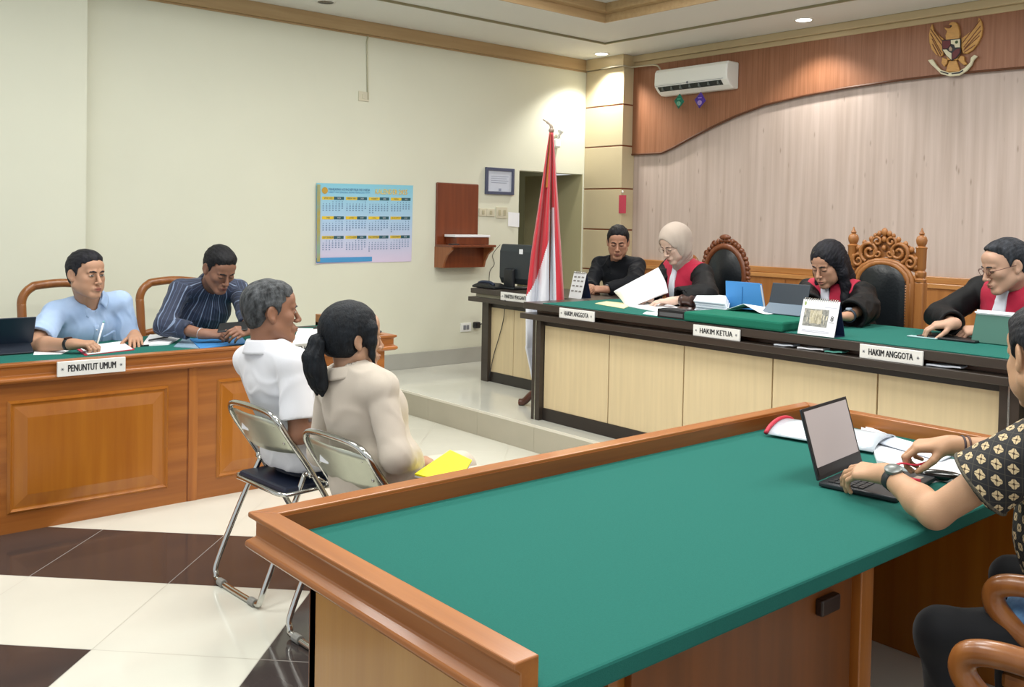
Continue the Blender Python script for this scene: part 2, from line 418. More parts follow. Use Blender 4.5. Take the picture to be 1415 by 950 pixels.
def fill_panel(u, v, label):  # unseen fill light added to brighten the room, given a fixture mesh
    t = thing('added_fill_panel', label, 'ceiling light', (u, v, ZC+.14), 'added fill panels in the ceiling tray')
    z = ZC+.14
    MB().box((u-.62, v-.32, z-.03), (u+.62, v-.3, z)).box((u-.62, v+.3, z-.03), (u+.62, v+.32, z)).box((u-.62, v-.3, z-.03), (u-.6, v+.3, z)).box((u+.6, v-.3, z-.03), (u+.62, v+.3, z)).build('frame', RIM, t)
    MB().box((u-.6, v-.3, z-.015), (u+.6, v+.3, z-.001)).build('diffuser', mat('fill_panel_lit', '#FFFFFA', .5, emit=2.0), t)
    l = bpy.data.lights.new('fill_lamp', 'AREA'); l.shape = 'RECTANGLE'; l.size = 1.2; l.size_y = .6; l.energy = FILL_PANEL_W*LAMP; l.color = (1, .985, .95)
    lo = bpy.data.objects.new('fill_lamp', l); C.objects.link(lo); lo.parent = t; lo.location = (0, 0, -.04)
for u in (.6, 2.6, 4.6):
    for v in (.9, 2.9, 4.7):
        fill_panel(u, v, 'added rectangular fill light in the ceiling tray above the room, out of the picture')
# ================================================================ desks
def rail_seg(parent, P0, P1, n, m0, m1, prof, material, name='rail'):
    """a moulded edge rail from P0 to P1 (outer line, XY), n points inward; m0/m1: +1 mitres that end"""
    P0, P1, n = (np.array(q, float) for q in (P0, P1, n)); d = (P1-P0)/np.linalg.norm(P1-P0); mb = MB(); k = len(prof)
    vs = []
    for P, s in ((P0, m0), (P1, -m1)):
        for off, z in prof: q = P+n*off+d*(off*s); vs.append((q[0], q[1], z))
    mb.add(vs, [tuple(range(k))[::-1], tuple(range(k, 2*k))] + [(i, (i+1) % k, k+(i+1) % k, k+i) for i in range(k)])
    return mb.build(name, material, parent, bevel=.003)
RAILP = [(.0, .81), (.055, .81), (.055, .73), (.02, .715), (.004, .718), (-.006, .728), (-.004, .74), (.008, .748), (.014, .752), (.014, .788), (.006, .795), (0, .797)]
def raised_panel(parent, p0, ex, ez, a0, a1, z0, z1, nrm, material):
    """bevelled raised field with a moulding frame, on a vertical face"""
    p0, ex, nrm = (np.array(q, float) for q in (p0, ex, nrm)); ez = np.array([0, 0, 1.0])
    def ring(i0, i1, h0, h1):
        A = [(a0+i0, z0+i0), (a1-i0, z0+i0), (a1-i0, z1-i0), (a0+i0, z1-i0)]; B = [(a0+i1, z0+i1), (a1-i1, z0+i1), (a1-i1, z1-i1), (a0+i1, z1-i1)]
        vs = [p0+ex*a+ez*z+nrm*h0 for a, z in A]+[p0+ex*a+ez*z+nrm*h1 for a, z in B]
        return vs, [(i, (i+1) % 4, 4+(i+1) % 4, 4+i) for i in range(4)]
    mb = MB()
    for r in ((0, .012, .002, .014), (.012, .022, .014, .003), (.022, .03, .003, .003), (.03, .085, .003, .016)): mb.add(*ring(*r))
    vs, _ = ring(.085, .085, .016, .016); mb.add(vs[:4], [(0, 1, 2, 3)])
    return mb.build('raised_panel', material, parent)

# --- the defendants' / counsel table in the foreground
TU0, TU1, TV0, TV1, TZ = .985, 3.40, 1.115, 2.117, .755
t = thing('courtroom_table', 'large foreground wooden table with raised rail and green felt top', 'table', (2.2, 1.6, 0))
MB().box((TU0+.05, TV0, TZ-.042), (TU1-.05, TV1-.05, TZ)).build('felt_top', [M['cloth']], t, bevel=.006)
MB().box((TU0+.05, TV0+.05, TZ-.062), (TU1-.05, TV1-.05, TZ-.043)).build('top_board', M['deskin'], t)
rail_seg(t, (TU0, TV0+.012), (TU0, TV1), (1, 0), 0, 1, RAILP, M['desky'])
rail_seg(t, (TU0, TV1), (TU1, TV1), (0, -1), 1, 1, RAILP, M['desk'])
rail_seg(t, (TU1, TV1), (TU1, TV0+.012), (-1, 0), 1, 0, RAILP, M['desky'])
MB().box((TU0+.055, TV1-.0585, TZ), (TU1-.055, TV1-.0545, .801)).build('rail_inner_face', M['deskin'], t)  # thin darker sheets over the rail's inner faces
MB().box((TU0+.0545, TV0+.02, TZ), (TU0+.0585, TV1-.0585, .801)).build('rail_inner_face', M['deskin'], t)
MB().box((TU0+.11, TV0+.06, 0), (TU0+.14, TV1-.11, .72)).build('side_panel', M['sidep'], t, bevel=.003)
MB().box((TU1-.14, TV0+.06, 0), (TU1-.11, TV1-.11, .72)).build('side_panel', M['panel'], t, bevel=.003)
MB().box((TU0+.11, TV1-.14, 0), (TU1-.11, TV1-.11, .72)).build('modesty_panel', M['deskin'], t)
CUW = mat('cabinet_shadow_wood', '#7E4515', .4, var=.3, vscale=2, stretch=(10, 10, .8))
MB().box((TU0+.30, TV0+.085, .06), (2.17, TV1-.16, .715)).build('cabinet', M['desky'], t)
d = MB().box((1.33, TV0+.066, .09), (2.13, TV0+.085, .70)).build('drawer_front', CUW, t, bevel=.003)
MB().box((1.965, TV0+.046, .615), (2.045, TV0+.067, .655)).build('drawer_handle', mat('dark_handle', '#2A160C', .4), d, bevel=.005)
MB().box((2.155, TV0+.055, 0), (2.215, TV1-.16, .715)).build('cabinet_side', M['deskz'], t, bevel=.003)

# --- the prosecutors' desk along the left wall
LV, LU0, LU1, LB = 4.86, -.35, 3.20, 5.72
t = thing('prosecution_desk', 'long honey wood desk with raised panels along the left wall', 'desk', (1.4, 5.2, 0))
MB().box((LU0, LV, 0), (LU1-.06, LV+.03, .72)).build('front_panel', M['desk'], t)
MB().box((LU1-.09, LV+.03, 0), (LU1-.06, LB-.06, .72)).build('side_panel', M['desky'], t)
MB().box((LU0, LV-.0, TZ-.04), (LU1-.04, LB, TZ+.03)).build('felt_top', M['cloth'], t, bevel=.004)
rail_seg(t, (LU0, LV-.045), (LU1, LV-.045), (0, 1), 0, 1, RAILP, M['desk'])
rail_seg(t, (LU1, LV-.045), (LU1, LB+.02), (-1, 0), 1, 0, RAILP, M['desky'])
MB().box((LU1-.055, LV+.7, .78), (LU1-.01, LB+.02, .86)).build('end_rail_block', M['desky'], t, bevel=.003)
raised_panel(t, (0, LV, 0), (1, 0, 0), None, at(9.5, 632, v=LV)[0], at(232, 610, v=LV)[0], at(9.5, 712, v=LV)[2], at(232, 533, v=LV)[2], (0, -1, 0), M['panel'])
raised_panel(t, (0, LV, 0), (1, 0, 0), None, at(299, 600, v=LV)[0], LU1-.16, at(299, 661, v=LV)[2], at(299, 525, v=LV)[2], (0, -1, 0), M['panel'])
raised_panel(t, (0, LV, 0), (1, 0, 0), None, -.3, at(9.5, 632, v=LV)[0]-.2, at(9.5, 712, v=LV)[2], at(232, 533, v=LV)[2], (0, -1, 0), M['panel'])
xs = at(259, 693, v=LV)[0]
MB().box((xs, LV-.006, 0), (xs+.05, LV+.0, .712)).build('stile', M['deskz'], t, bevel=.002)
MB().box((xs-.006, LV-.002, 0), (xs, LV+.002, .712)).build('seam', M['deskin'], t)

# --- the judges' bench
BU, BS = 4.285, 4.213
t = thing('judges_bench', 'long dark bench with beige front panels before the judges', 'bench', (4.6, 3.2, SZ))
MB().box((BS, 1.15, .928), (5.06, 4.80, .973)).build('bench_top', M['bench'], t, bevel=.003)
MB().box((BS-.022, 1.15, .8625), (BS+.16, 4.81, .9)).build('ledge', M['bench'], t, bevel=.003)
MB().box((BS+.09, 1.15, .9), (BS+.115, 4.76, .928)).build('recess_back', M['benchrec'], t)
MB().box((BU-.008, 1.7, .822), (BU+.08, 4.66, .8625)).build('apron', mat('bench_apron', '#2A2522', .4), t)
MB().box((BU-.006, 1.7, SZ), (BU+.06, 4.66, .262)).build('plinth', mat('bench_plinth', '#2C2724', .35), t, bevel=.003)
MB().box((BU+.014, 1.7, .262), (BU+.05, 4.66, .822)).build('backing', mat('bench_seam', '#8A6A36', .6), t)
seams = [4.659, 4.058, 3.463, 2.866, 2.277, 1.699]
for a, b in zip(seams, seams[1:]):
    MB().box((BU, b+.004, .262), (BU+.018, a-.004, .822)).build('front_panel', M['benchpanel'], t, bevel=.002)
for v0, v1 in ((4.66, 4.738), (1.615, 1.70)):
    p = MB().box((BU-.04, v0, SZ), (BU+.06, v1, .8625)).build('post', M['bench'], t, bevel=.003)
    MB().box((BU-.043, (v0+v1)/2-.004, SZ), (BU-.039, (v0+v1)/2+.004, .8625)).build('metal_strip', M['chrome'], p)
MB().box((BU-.04, 1.05, SZ), (BU+.3, 1.565, .8625)).build('end_cabinet', M['bench'], t, bevel=.003)
MB().box((BU+.06, 1.565, SZ), (BU+.07, 1.615, .8625)).build('gap_strip', mat('gap_white', '#C9C2A4', .4), t)
MB().box((4.98, 1.62, SZ), (5.01, 4.72, .92)).build('back_panel', M['bench'], t)
o = MB().box((BS+.014, 1.15, .9735), (5.03, 4.62, .9775)); one('bench_cloth', o, M['cloth'], 'green felt cloth covering the top of the judges\' bench', 'tablecloth')

# --- the clerk's desk
KU, KS = 4.95, 4.86
t = thing('clerk_desk', 'smaller dark desk with beige panels, left of the bench behind the flag', 'desk', (5.2, 5.5, SZ))
MB().box((KS, 4.86, .912), (5.55, 6.215, .953)).build('desk_top', M['bench'], t, bevel=.003)
MB().box((KS-.022, 4.86, .845), (KS+.15, 6.22, .882)).build('ledge', M['bench'], t, bevel=.003)
MB().box((KS+.04, 4.86, .882), (KS+.06, 6.19, .912)).build('recess_back', mat('recess_pale', '#B9B49C', .5), t)
MB().box((KU-.004, 4.86, .80), (KU+.06, 6.05, .845)).build('apron', mat('bench_apron', '#2A2522', .4), t)
MB().box((KU-.004, 4.86, SZ), (KU+.06, 6.05, .262)).build('plinth', mat('bench_plinth', '#2C2724', .35), t)
MB().box((KU+.012, 4.86, .262), (KU+.05, 6.05, .80)).build('backing', mat('bench_seam', '#8A6A36', .6), t)
sv = at(710, 450, u=KU)[1]; ks = [6.05, sv, 2*sv-6.05, 4.86]
for a, b in zip(ks, ks[1:]): MB().box((KU, b+.003, .262), (KU+.016, a-.003, .80)).build('front_panel', M['benchpanel'], t, bevel=.002)
MB().box((KU-.035, 6.04, SZ), (KU+.06, 6.125, .845)).build('post', M['bench'], t, bevel=.003)
MB().box((KU+.06, 6.05, SZ), (5.5, 6.08, .91)).build('side_panel', M['bench'], t)

# --- green padded box in front of the presiding judge
a = at(944, 443, z=.978); b = at(1097, 461, z=.978)
o = MB().box((a[0], 2.76, .978), (a[0]+.46, a[1], 1.03)); one('felt_box', o, mat('green_felt_deep', '#1F6B57', .92, var=.06, vscale=150, bump=.1, bscale=400, spec=.15), 'flat green felt covered riser box on the bench before the presiding judge', 'box', bevel=.012)

# ================================================================ chairs
def wooden_armchair(label, loc, rotz, group=None):
    t = thing('wooden_armchair', label, 'chair', (0, 0, 0), group); W = M['chairw']
    MB().box((-.25, -.24, .40), (.25, .26, .44)).build('seat_frame', W, t, bevel=.012)
    MB().box((-.235, -.22, .44), (.235, .25, .485)).build('seat_cushion', M['seatgrey'], t, bevel=.018)
    loop = [(-.215, -.235, .44), (-.222, -.255, .70), (-.225, -.285, .92)] + [tuple(q) for q in arc((-.11, -.292, .955), .115, PI, PI/2+.25, 6, (1, 0, 0), (0, -.06, 1))] + [(0, -.30, 1.078)]
    loop = loop + [(-x, y, z) for x, y, z in loop[:-1][::-1]]
    MB().tube(smooth_path(loop, 5), .027, 12).build('back_frame', W, t, smooth=True)
    MB().tube(smooth_path([(-.222, -.262, .73), (-.1, -.275, .745), (0, -.278, .735), (.1, -.275, .745), (.222, -.262, .73)], 5), .022, 10).build('back_rail', W, t, smooth=True)
    for s in (-1, 1):
        x = s*.262
        arm = [(x*.9, -.255, .665), (x, -.12, .69), (x*1.03, .08, .68), (x*1.03, .20, .675), (x*1.03, .262, .655), (x*1.03, .272, .615), (x*1.03, .235, .575), (x*1.0, .15, .53), (x*.97, .05, .49), (x*.95, -.02, .43)]
        MB().tube(smooth_path(arm, 6), .027, 12).build('arm', W, t, smooth=True)
        MB().tube([(s*.225, .225, .41), (s*.228, .235, .2), (s*.232, .245, 0)], [.028, .025, .02], 10).build('leg', W, t, smooth=True)
        MB().tube([(s*.215, -.225, .45), (s*.218, -.25, .2), (s*.222, -.29, 0)], [.028, .025, .02], 10).build('leg', W, t, smooth=True)
    t.location = loc; t.rotation_euler = (0, 0, rotz); return t
AC = wooden_armchair('curved wooden armchair behind the desk, under the man in the pale blue shirt', (1.66, 6.02, 0), PI)
p = at(60, 391, v=6.31); q2 = at(219, 391, v=6.31)
AC.location = (p[0]+.10, 6.01, 0); 
dup(AC, (q2[0]+.10, 6.01, 0), PI, 'curved wooden armchair behind the desk, under the man in the striped dark shirt')
dup(AC, (1.69, .565, 0), 0, 'curved wooden armchair pushed to the foreground table, empty, nearest the camera')
dup(AC, (2.66, .68, 0), 0, 'curved wooden armchair under the man in the black floral batik shirt')
dup(AC, (6.02, 5.22, SZ), PI/2-.25, 'curved wooden armchair behind the clerk\'s desk, under the man in black')

def folding_chair(label, loc, rotz, group='chrome folding chairs'):
    """faces local +Y; rear floor bar along X at y=0"""
    t = thing('folding_chair', label, 'chair', (0, 0, 0), group); Cm = M['chrome']; h = .195
    rear = [(-h+.02, .20, .50), (-h+.005, .12, .33), (-h, .015, .09)] + [(-h+.012, .002, .035), (-h+.05, 0, .014)] + [(h-.05, 0, .014), (h-.012, .002, .035), (h, .015, .09), (h-.005, .12, .33), (h-.02, .20, .50)]
    MB().tube(smooth_path(rear, 5), .0115, 12).build('rear_leg_frame', Cm, t, smooth=True)
    g = .212
    fr = [(-g, .50, .012), (-g, .36, .25), (-g, .21, .50), (-g+.004, .10, .66), (-g+.02, .062, .725), (-g+.075, .052, .752), (0, .05, .758)]
    fr = fr + [(-x, y, z) for x, y, z in fr[:-1][::-1]]
    MB().tube(smooth_path(fr, 6), .0118, 12).build('main_frame', Cm, t, smooth=True)
    MB().tube([(-g, .47, .06), (g, .47, .06)], .009, 10).build('front_stretcher', Cm, t, smooth=True)
    def plate(a, b):
        x = (a-.5)*2*(g-.012); top = .742-.030*abs(a-.5)**3*8; z = .592+.012*math.cos((a-.5)*PI)*-1+(top-.592)*b
        return (x, .128-.075*((z-.59)/.15)-.035*(1-(2*a-1)**2)+.012, z)
    pl = MB().grid(plate, 17, 7).build('backrest', M['steel'], t, smooth=True, solid=.006)
    for x, z in ((-.15, .70), (.15, .70), (.165, .63), (-.165, .63)):
        y = plate(x/(2*(g-.012))+.5, (z-.59)/.15)[1]
        MB().ball((x, y-.004, z), (.008, .005, .008), 8, 5).build('rivet', Cm, pl, smooth=True)
    y = plate(.27, .5)[1]
    MB().box((-.115, y-.0055, .645), (-.06, y-.0035, .68)).build('sticker', M['paper'], pl)
    MB().box((-.19, .10, .425), (.19, .47, .452)).build('seat', M['seat'], t, bevel=.014)
    MB().tube([(-.197, .10, .43), (-.197, .46, .435), (-.16, .485, .435), (.16, .485, .435), (.197, .46, .435), (.197, .10, .43), (.16, .085, .43), (-.16, .085, .43)], .009, 8, closed=True).build('seat_rim', Cm, t, smooth=True)
    for s in (-1, 1):
        MB().tube([(s*.203, .205, .495), (s*.203, .30, .44)], .008, 8).ball((s*.207, .205, .497), .016, 8, 6).ball((s*.207, .285, .445), .013, 8, 6).build('hinge_strut', Cm, t, smooth=True)
    for s in (-1, 1): MB().tube([(s*.15, 0, .014), (s*.11, 0, .014)], .016, 10).build('foot_cap', mat('grey_rubber', '#8D8D88', .5), t)
    t.location = loc; t.rotation_euler = (0, 0, rotz); return t
F1 = folding_chair('chrome folding chair under the man in the white shirt', (1.60, 3.53, 0), -PI/2+.06)
dup(F1, (1.60, 2.875, 0), -PI/2+.06, 'chrome folding chair under the woman in the beige uniform')

# --- carved chairs of the judges
def scroll(c, r, turns, e1, e2, n=26, a0=0.0, sgn=1):
    c, e1, e2 = map(np.array, (c, e1, e2)); out = []
    for i in range(n):
        s = i/(n-1); th = a0+sgn*turns*2*PI*s; rr = r*(1-.82*s); out.append(c+rr*(math.cos(th)*e1+math.sin(th)*e2))
    return out
def tall_carved_chair(label, u, vc):
    """faces -X; u is the plane of its back"""
    t = thing('carved_chair', label, 'chair', (u, vc, SZ)); W = M['carve']; Y = (0, 1, 0); Z = (0, 0, 1)
    hw = .225
    for s in (-1, 1):
        y = vc+s*hw
        MB().box((u-.03, y-.032, SZ), (u+.03, y+.032, 1.20)).build('back_post', W, t, bevel=.008)
        prof = [(.034, 1.20), (.036, 1.215), (.026, 1.225), (.034, 1.24), (.034, 1.26), (.024, 1.27), (.03, 1.285), (.032, 1.40), (.036, 1.41), (.022, 1.42), (.03, 1.435), (.034, 1.455), (.028, 1.475), (.012, 1.487), (.018, 1.495), (.008, 1.512), (.003, 1.53)]
        MB().lathe([(r, z) for r, z in prof], (u, y, 0), 14).build('finial', W, t, auto=40)
        MB().tube([(u-.02, y, .80), (u-.2, y+s*.02, .81), (u-.42, y+s*.03, .80), (u-.46, y+s*.03, .76)], .026, 10).build('arm', W, t, smooth=True)
        MB().box((u-.45, y-.03, SZ), (u-.39, y+.03, .78)).build('front_leg', W, t, bevel=.008)
    def pad(a, b):
        z = .70+.60*b; w = .155*(1 if b < .8 else math.sqrt(max(0.0, 1-((b-.8)/.2)**2)*.98+.02))
        return (u-.045-.035*math.sin(PI*a)**.6*math.sin(PI*min(1, b*1.02))**.4, vc+(a-.5)*2*w, z)
    pd = MB().grid(pad, 15, 22).build('back_cushion', M['leather'], t, smooth=True)
    studs = MB()
    for i in range(30):
        th = i/29; z = .72+.48*min(1, th*1.0)
        for s in (-1, 1): studs.ball((u-.047, vc+s*.158, z), .005, 6, 4)
    studs.build('studs', mat('black_studs', '#0E0F10', .3), pd)
    mb = MB()
    inner = [(-.165, .66), (-.165, 1.18)] + [(.165*math.cos(a), 1.18+.13*math.sin(a)) for a in np.linspace(PI, 0, 13)] + [(.165, .66)]
    for k in range(len(inner)-1):
        pass
    mb.tube([(u-.03, vc+a, z) for a, z in inner], .022, 8); mb.tube([(u-.03, vc+a*1.13, .66+(z-.66)*1.02) for a, z in inner], .018, 8)
    mb.build('back_frame', W, t, smooth=True)
    MB().box((u-.02, vc-.2, .66), (u+.02, vc+.2, 1.22)).build('back_board', W, t)
    cr = MB()
    # solid backing of the crest and its scrolls
    cr.prism([(-.215, 1.25), (-.2, 1.36), (-.15, 1.42), (-.07, 1.44), (0, 1.50), (.07, 1.44), (.15, 1.42), (.2, 1.36), (.215, 1.25), (.15, 1.27), (.09, 1.325), (0, 1.345), (-.09, 1.325), (-.15, 1.27)], (u-.012, vc, 0), (0, 1, 0), (0, 0, 1), (1, 0, 0), .02)
    for s in (-1, 1):
        cr.tube(scroll((u-.03, vc+s*.095, 1.375), .068, 1.6, (0, s, 0), Z, 30, -1.2), [.013]*8+[.011]*22, 8)
        cr.tube(scroll((u-.03, vc+s*.17, 1.315), .045, 1.3, (0, s, 0), Z, 22, 2.2, -1), .010, 8)
        cr.tube(scroll((u-.032, vc+s*.045, 1.44), .035, 1.2, (0, s, 0), Z, 20, -.4), .009, 8)
        cr.tube(scroll((u-.032, vc+s*.04, 1.365), .03, 1.1, (0, s, 0), Z, 18, 1.0, -1), .008, 8)
        for k, (y, z, r) in enumerate([(.2, 1.29, .018), (.205, 1.34, .016), (.175, 1.395, .018), (.135, 1.43, .017), (.09, 1.455, .017), (.215, 1.245, .016)]): cr.ball((u-.022, vc+s*y, z), (.014, r, r*1.1), 8, 6)
    for y, z, r in [(0, 1.50, .028), (-.033, 1.49, .02), (.033, 1.49, .02), (0, 1.455, .022), (0, 1.40, .02), (-.06, 1.478, .016), (.06, 1.478, .016)]: cr.ball((u-.028, vc+y, z), (.016, r*.8, r), 8, 6)
    cr.build('carved_crest', W, t, auto=50)
    MB().box((u-.46, vc-.25, .60), (u+.02, vc+.25, .66)).build('seat_frame', W, t, bevel=.01)
    MB().box((u-.45, vc-.22, .655), (u-.03, vc+.22, .70)).build('seat_cushion', M['leather'], t, bevel=.02)
    return t
tc_ = at(1218, 330, u=5.62); tall_carved_chair('tall carved wooden chair with black leather back and finials, behind the presiding judge', 5.62, tc_[1]-.035)
def oval_carved_chair(label, u, vc, zc):
    t = thing('carved_chair', label, 'chair', (u, vc, SZ)); W = M['carved']
    ry, rz = .155, .20
    def pad(a, b):
        th = 2*PI*a; r = b; return (u-.035-.04*(1-r*r), vc+ry*r*math.cos(th), zc+rz*r*math.sin(th))
    MB().grid(pad, 33, 7).build('back_cushion', M['leather'], t, smooth=True)
    fr = MB(); fr.tube([(u-.02, vc+(ry+.02)*math.cos(a), zc+(rz+.02)*math.sin(a)) for a in np.linspace(0, 2*PI, 40, endpoint=False)], .026, 10, closed=True)
    fr.build('oval_frame', W, t, smooth=True)
    cr = MB()
    for i, a in enumerate(np.linspace(-.15, PI+.15, 25)):
        rr = .052+.012*math.cos((a-PI/2)*1.5); cy, cz = vc+(ry+rr)*math.cos(a), zc+(rz+rr)*math.sin(a)
        cr.ball((u-.022, cy, cz), (.018, .019+.005*(i % 2), .019+.005*((i+1) % 2)), 8, 6)
        if i % 3 == 0: cr.tube(scroll((u-.03, cy, cz), .024, 1.1, (0, math.sin(a), -math.cos(a)), (0, math.cos(a), math.sin(a)), 14), .007, 6)
    cr.ball((u-.028, vc, zc+rz+.085), (.018, .05, .022), 10, 6)
    cr.build('carved_border', W, t, auto=50)
    MB().box((u-.035, vc-.1, .62), (u+.005, vc+.1, zc-rz)).build('back_post', W, t, bevel=.008)
    MB().box((u-.48, vc-.25, .60), (u+.02, vc+.25, .65)).build('seat_frame', W, t, bevel=.01)
    MB().box((u-.46, vc-.23, .65), (u-.03, vc+.23, .70)).build('seat_cushion', M['leather'], t, bevel=.02)
    for dx, dy in ((-.45, -.22), (-.45, .22), (-.01, -.22), (-.01, .22)):
        MB().tube([(u+dx, vc+dy, .61), (u+dx, vc+dy, SZ)], [.03, .02], 10).build('leg', W, t, smooth=True)
    return t
oc = at(1004, 385, u=5.62); oval_carved_chair('round-backed carved dark wood chair behind the judge in the hijab', 5.62, oc[1], 1.15)
# ================================================================ things on the walls
# wall air conditioner
UF = 6.885
a = at(904.5, 97, u=UF); b = at(1005, 83, u=UF); v0, v1 = b[1], a[1]; zt = (a[2]+b[2])/2
zb = at(912, 128, u=UF)[2]
t = thing('air_conditioner', 'white split air conditioner mounted on the brown arch above the laminate', 'air conditioner', (UB-.1, (v0+v1)/2, zb-.03))
prof = [(UB-.036, zt), (UF+.02, zt), (UF, zt-.03), (UF-.004, zt-.14), (UF+.004, zb+.055), (UF+.05, zb+.01), (UF+.10, zb-.02), (UB-.036, zb-.02)]
MB().prism([(q[0], q[1]) for q in prof], (0, v0, 0), (1, 0, 0), (0, 0, 1), (0, 1, 0), v1-v0).build('body', mat('ac_white', '#EDEFEA', .35), t, bevel=.012)
MB().prism([(UF+.003, zb+.05), (UF+.043, zb+.012), (UF+.06, zb+.03), (UF+.02, zb+.07)], (0, v0+.07, 0), (1, 0, 0), (0, 0, 1), (0, 1, 0), v1-v0-.11).build('air_outlet', mat('ac_dark_slot', '#2B3230', .5), t)
f = MB()
for k in range(7): f.box((UF+.006, v0+.1+k*(v1-v0-.2)/6, zb+.018), (UF+.05, v0+.112+k*(v1-v0-.2)/6, zb+.05))
f.build('vane', mat('ac_vane', '#6E7673', .5), t)
MB().box((UF-.0055, v0+.04, zb+.062), (UF-.001, v1-.02, zb+.064)).build('panel_line', M['inkgrey'], t)
MB().lathe([(.001, -.002), (.012, -.002), (.012, 0)], (UF-.004, (v0+v1)/2+.02, zt-.155), 12, ax=0).build('badge', M['inkgrey'], t)
ca = [at(866, 93, u=6.90), at(880, 96, u=UB-.06), at(897, 93, u=UB-.06), at(908, 90.5, u=UB-.1), at(917, 90, u=UB-.12)]
one('air_conditioner_cable', MB().tube(smooth_path([(6.88, PV+.28, 3.085), (6.88, PV-.005, 3.085), (UB-.09, PV-.03, 3.083), (UB-.09, v1+.1, 3.07), (UB-.09, v1+.02, zt+.012), (UB-.09, v1-.06, zt+.01)], 6), .008, 8), mat('pale_cable', '#BDB6A0', .5), 'thin pale cable running from the pillar to the air conditioner', 'cable', smooth=True)
def sachet(px, py, s, col, label, dark):
    c = at(px, py, u=UF+.03); ang = -.12
    t = thing('air_freshener_sachet', label, 'air freshener', tuple(c), 'sachets under the air conditioner')
    pts = [(s*math.cos(a+ang), s*1.15*math.sin(a+ang)) for a in (0, PI/2, PI, 3*PI/2)]
    MB().prism(pts, (c[0]-.006, c[1], c[2]), (0, -1, 0), (0, 0, 1), (1, 0, 0), .012).build('pouch', mat(label[:12]+'_pouch', col, .3, var=.5, vscale=30, col2=dark), t, bevel=.005)
    MB().ball((c[0]-.007, c[1]+.0, c[2]-s*.35), (.003, s*.4, s*.35), 10, 6).build('print', mat(label[:12]+'_print', '#7FBFA0' if 'green' in label else '#B79AD6', .4, var=.5, vscale=60), t)
    MB().box((c[0]-.0085, c[1]-s*.35, c[2]+s*.25), (c[0]-.0065, c[1]+s*.3, c[2]+s*.42)).build('print_band', mat(label[:12]+'_band', '#3FA67E' if 'green' in label else '#8D74CC', .4), t)
    MB().tube([(c[0], c[1], c[2]+s*1.1), (c[0]+.01, c[1], zb+.012)], .0025, 6).build('loop', M['white'], t)
sachet(938.5, 140, .062, '#127A62', 'green diamond-shaped air freshener sachet hanging under the air conditioner', '#0A4F40')
sachet(967.5, 138.5, .066, '#4E2F9A', 'purple diamond-shaped air freshener sachet hanging under the air conditioner', '#36207A')

# carved eagle emblem
def EW(x, y): q = at(1265+x/9.5, 15+y/9.5, u=UB-.05); return (q[1], q[2])
ctr = at(1318, 66, u=UB-.05)
t = thing('eagle_emblem', 'carved wooden eagle emblem with shield and ribbon high on the brown arch', 'emblem', (UB-.04, ctr[1], ctr[2]))
GW = mat('emblem_gold_wood', '#CF9C56', .45, var=.2, vscale=25, stretch=(1, 1, 4), bump=.15, bscale=60); GD = mat('emblem_brown_edge', '#7A4A2A', .5)
def plate(name, pts, material, d0, d1, bev=.005): return MB().prism([EW(*q) for q in pts], (UB-.036-d1, 0, 0), (0, 1, 0), (0, 0, 1), (1, 0, 0), d1-d0).build(name, material, t, bevel=bev)
LWG = [(225,170),(240,250),(290,310),(380,375),(378,480),(370,580),(330,605),(270,575),(215,510),(185,420),(180,320),(195,230)]
RWG = [(835,90),(870,140),(885,230),(870,330),(820,430),(750,520),(680,565),(625,560),(605,480),(605,365),(680,310),(760,250),(815,180)]
plate('wing', LWG, GW, 0, .022); plate('wing', RWG, GW, 0, .022)
for grooves in ([(205,300,350,560),(225,370,340,585),(250,260,375,420),(205,240,372,480),(230,440,310,590)], [(860,200,640,480),(845,330,640,520),(850,130,620,430),(790,450,650,545),(868,260,650,500)]):
    fe = MB()
    for (x0, y0, x1, y1) in grooves:
        pa, pb = EW(x0, y0), EW(x1, y1); fe.tube([(UB-.036-.0225, pa[0], pa[1]), (UB-.036-.0235, pb[0], pb[1])], .0035, 6)
    fe.build('feather_groove', GD, t)
plate('body', [(410,378),(403,330),(425,270),(395,240),(388,205),(440,200),(460,165),(495,148),(540,155),(566,190),(582,250),(590,310),(580,372),(600,480),(560,650),(430,650),(380,480)], GW, 0, .03)
e = EW(480, 205); MB().ball((UB-.036-.031, e[0], e[1]), .007, 8, 6).build('eye', M['ink'], t)
plate('beak', [(470,190),(440,200),(388,204),(392,222),(440,235),(475,230)], GD, .028, .036, .002)
plate('tail', [(440,660),(540,650),(592,800),(398,805)], GW, 0, .02)
plate('leg', [(360,610),(430,640),(420,690),(385,735),(345,690)], GW, 0, .026); plate('leg', [(600,590),(645,600),(650,660),(692,705),(640,718),(592,675),(565,640)], GW, 0, .026)
DR = mat('emblem_dark_red', '#5E1A22', .5); EWH = mat('emblem_white', '#D8D2B4', .5)
plate('shield', [(366,388),(612,366),(610,560),(560,625),(492,662),(425,600),(368,525)], M['ink'], .028, .038, .003)
plate('shield_quarter', [(376,402),(478,393),(482,450),(445,500),(378,506)], DR, .036, .042, .001)
plate('shield_quarter', [(486,390),(604,378),(604,484),(540,488),(530,450),(486,440)], EWH, .036, .042, .001)
plate('shield_quarter', [(378,516),(430,514),(460,545),(494,560),(494,650),(430,592)], EWH, .036, .042, .001)
plate('shield_quarter', [(505,560),(540,520),(604,495),(603,555),(556,615),(502,648)], DR, .036, .042, .001)
plate('shield_star', [(460,500),(480,470),(505,500),(500,535),(470,535)], mat('emblem_pale', '#A8907A', .5), .036, .044, .001)
q = EW(562, 418); MB().ball((UB-.036-.043, q[0], q[1]), (.003, .012, .012), 8, 5).build('tree_mark', mat('emblem_green', '#3B5030', .6), t)
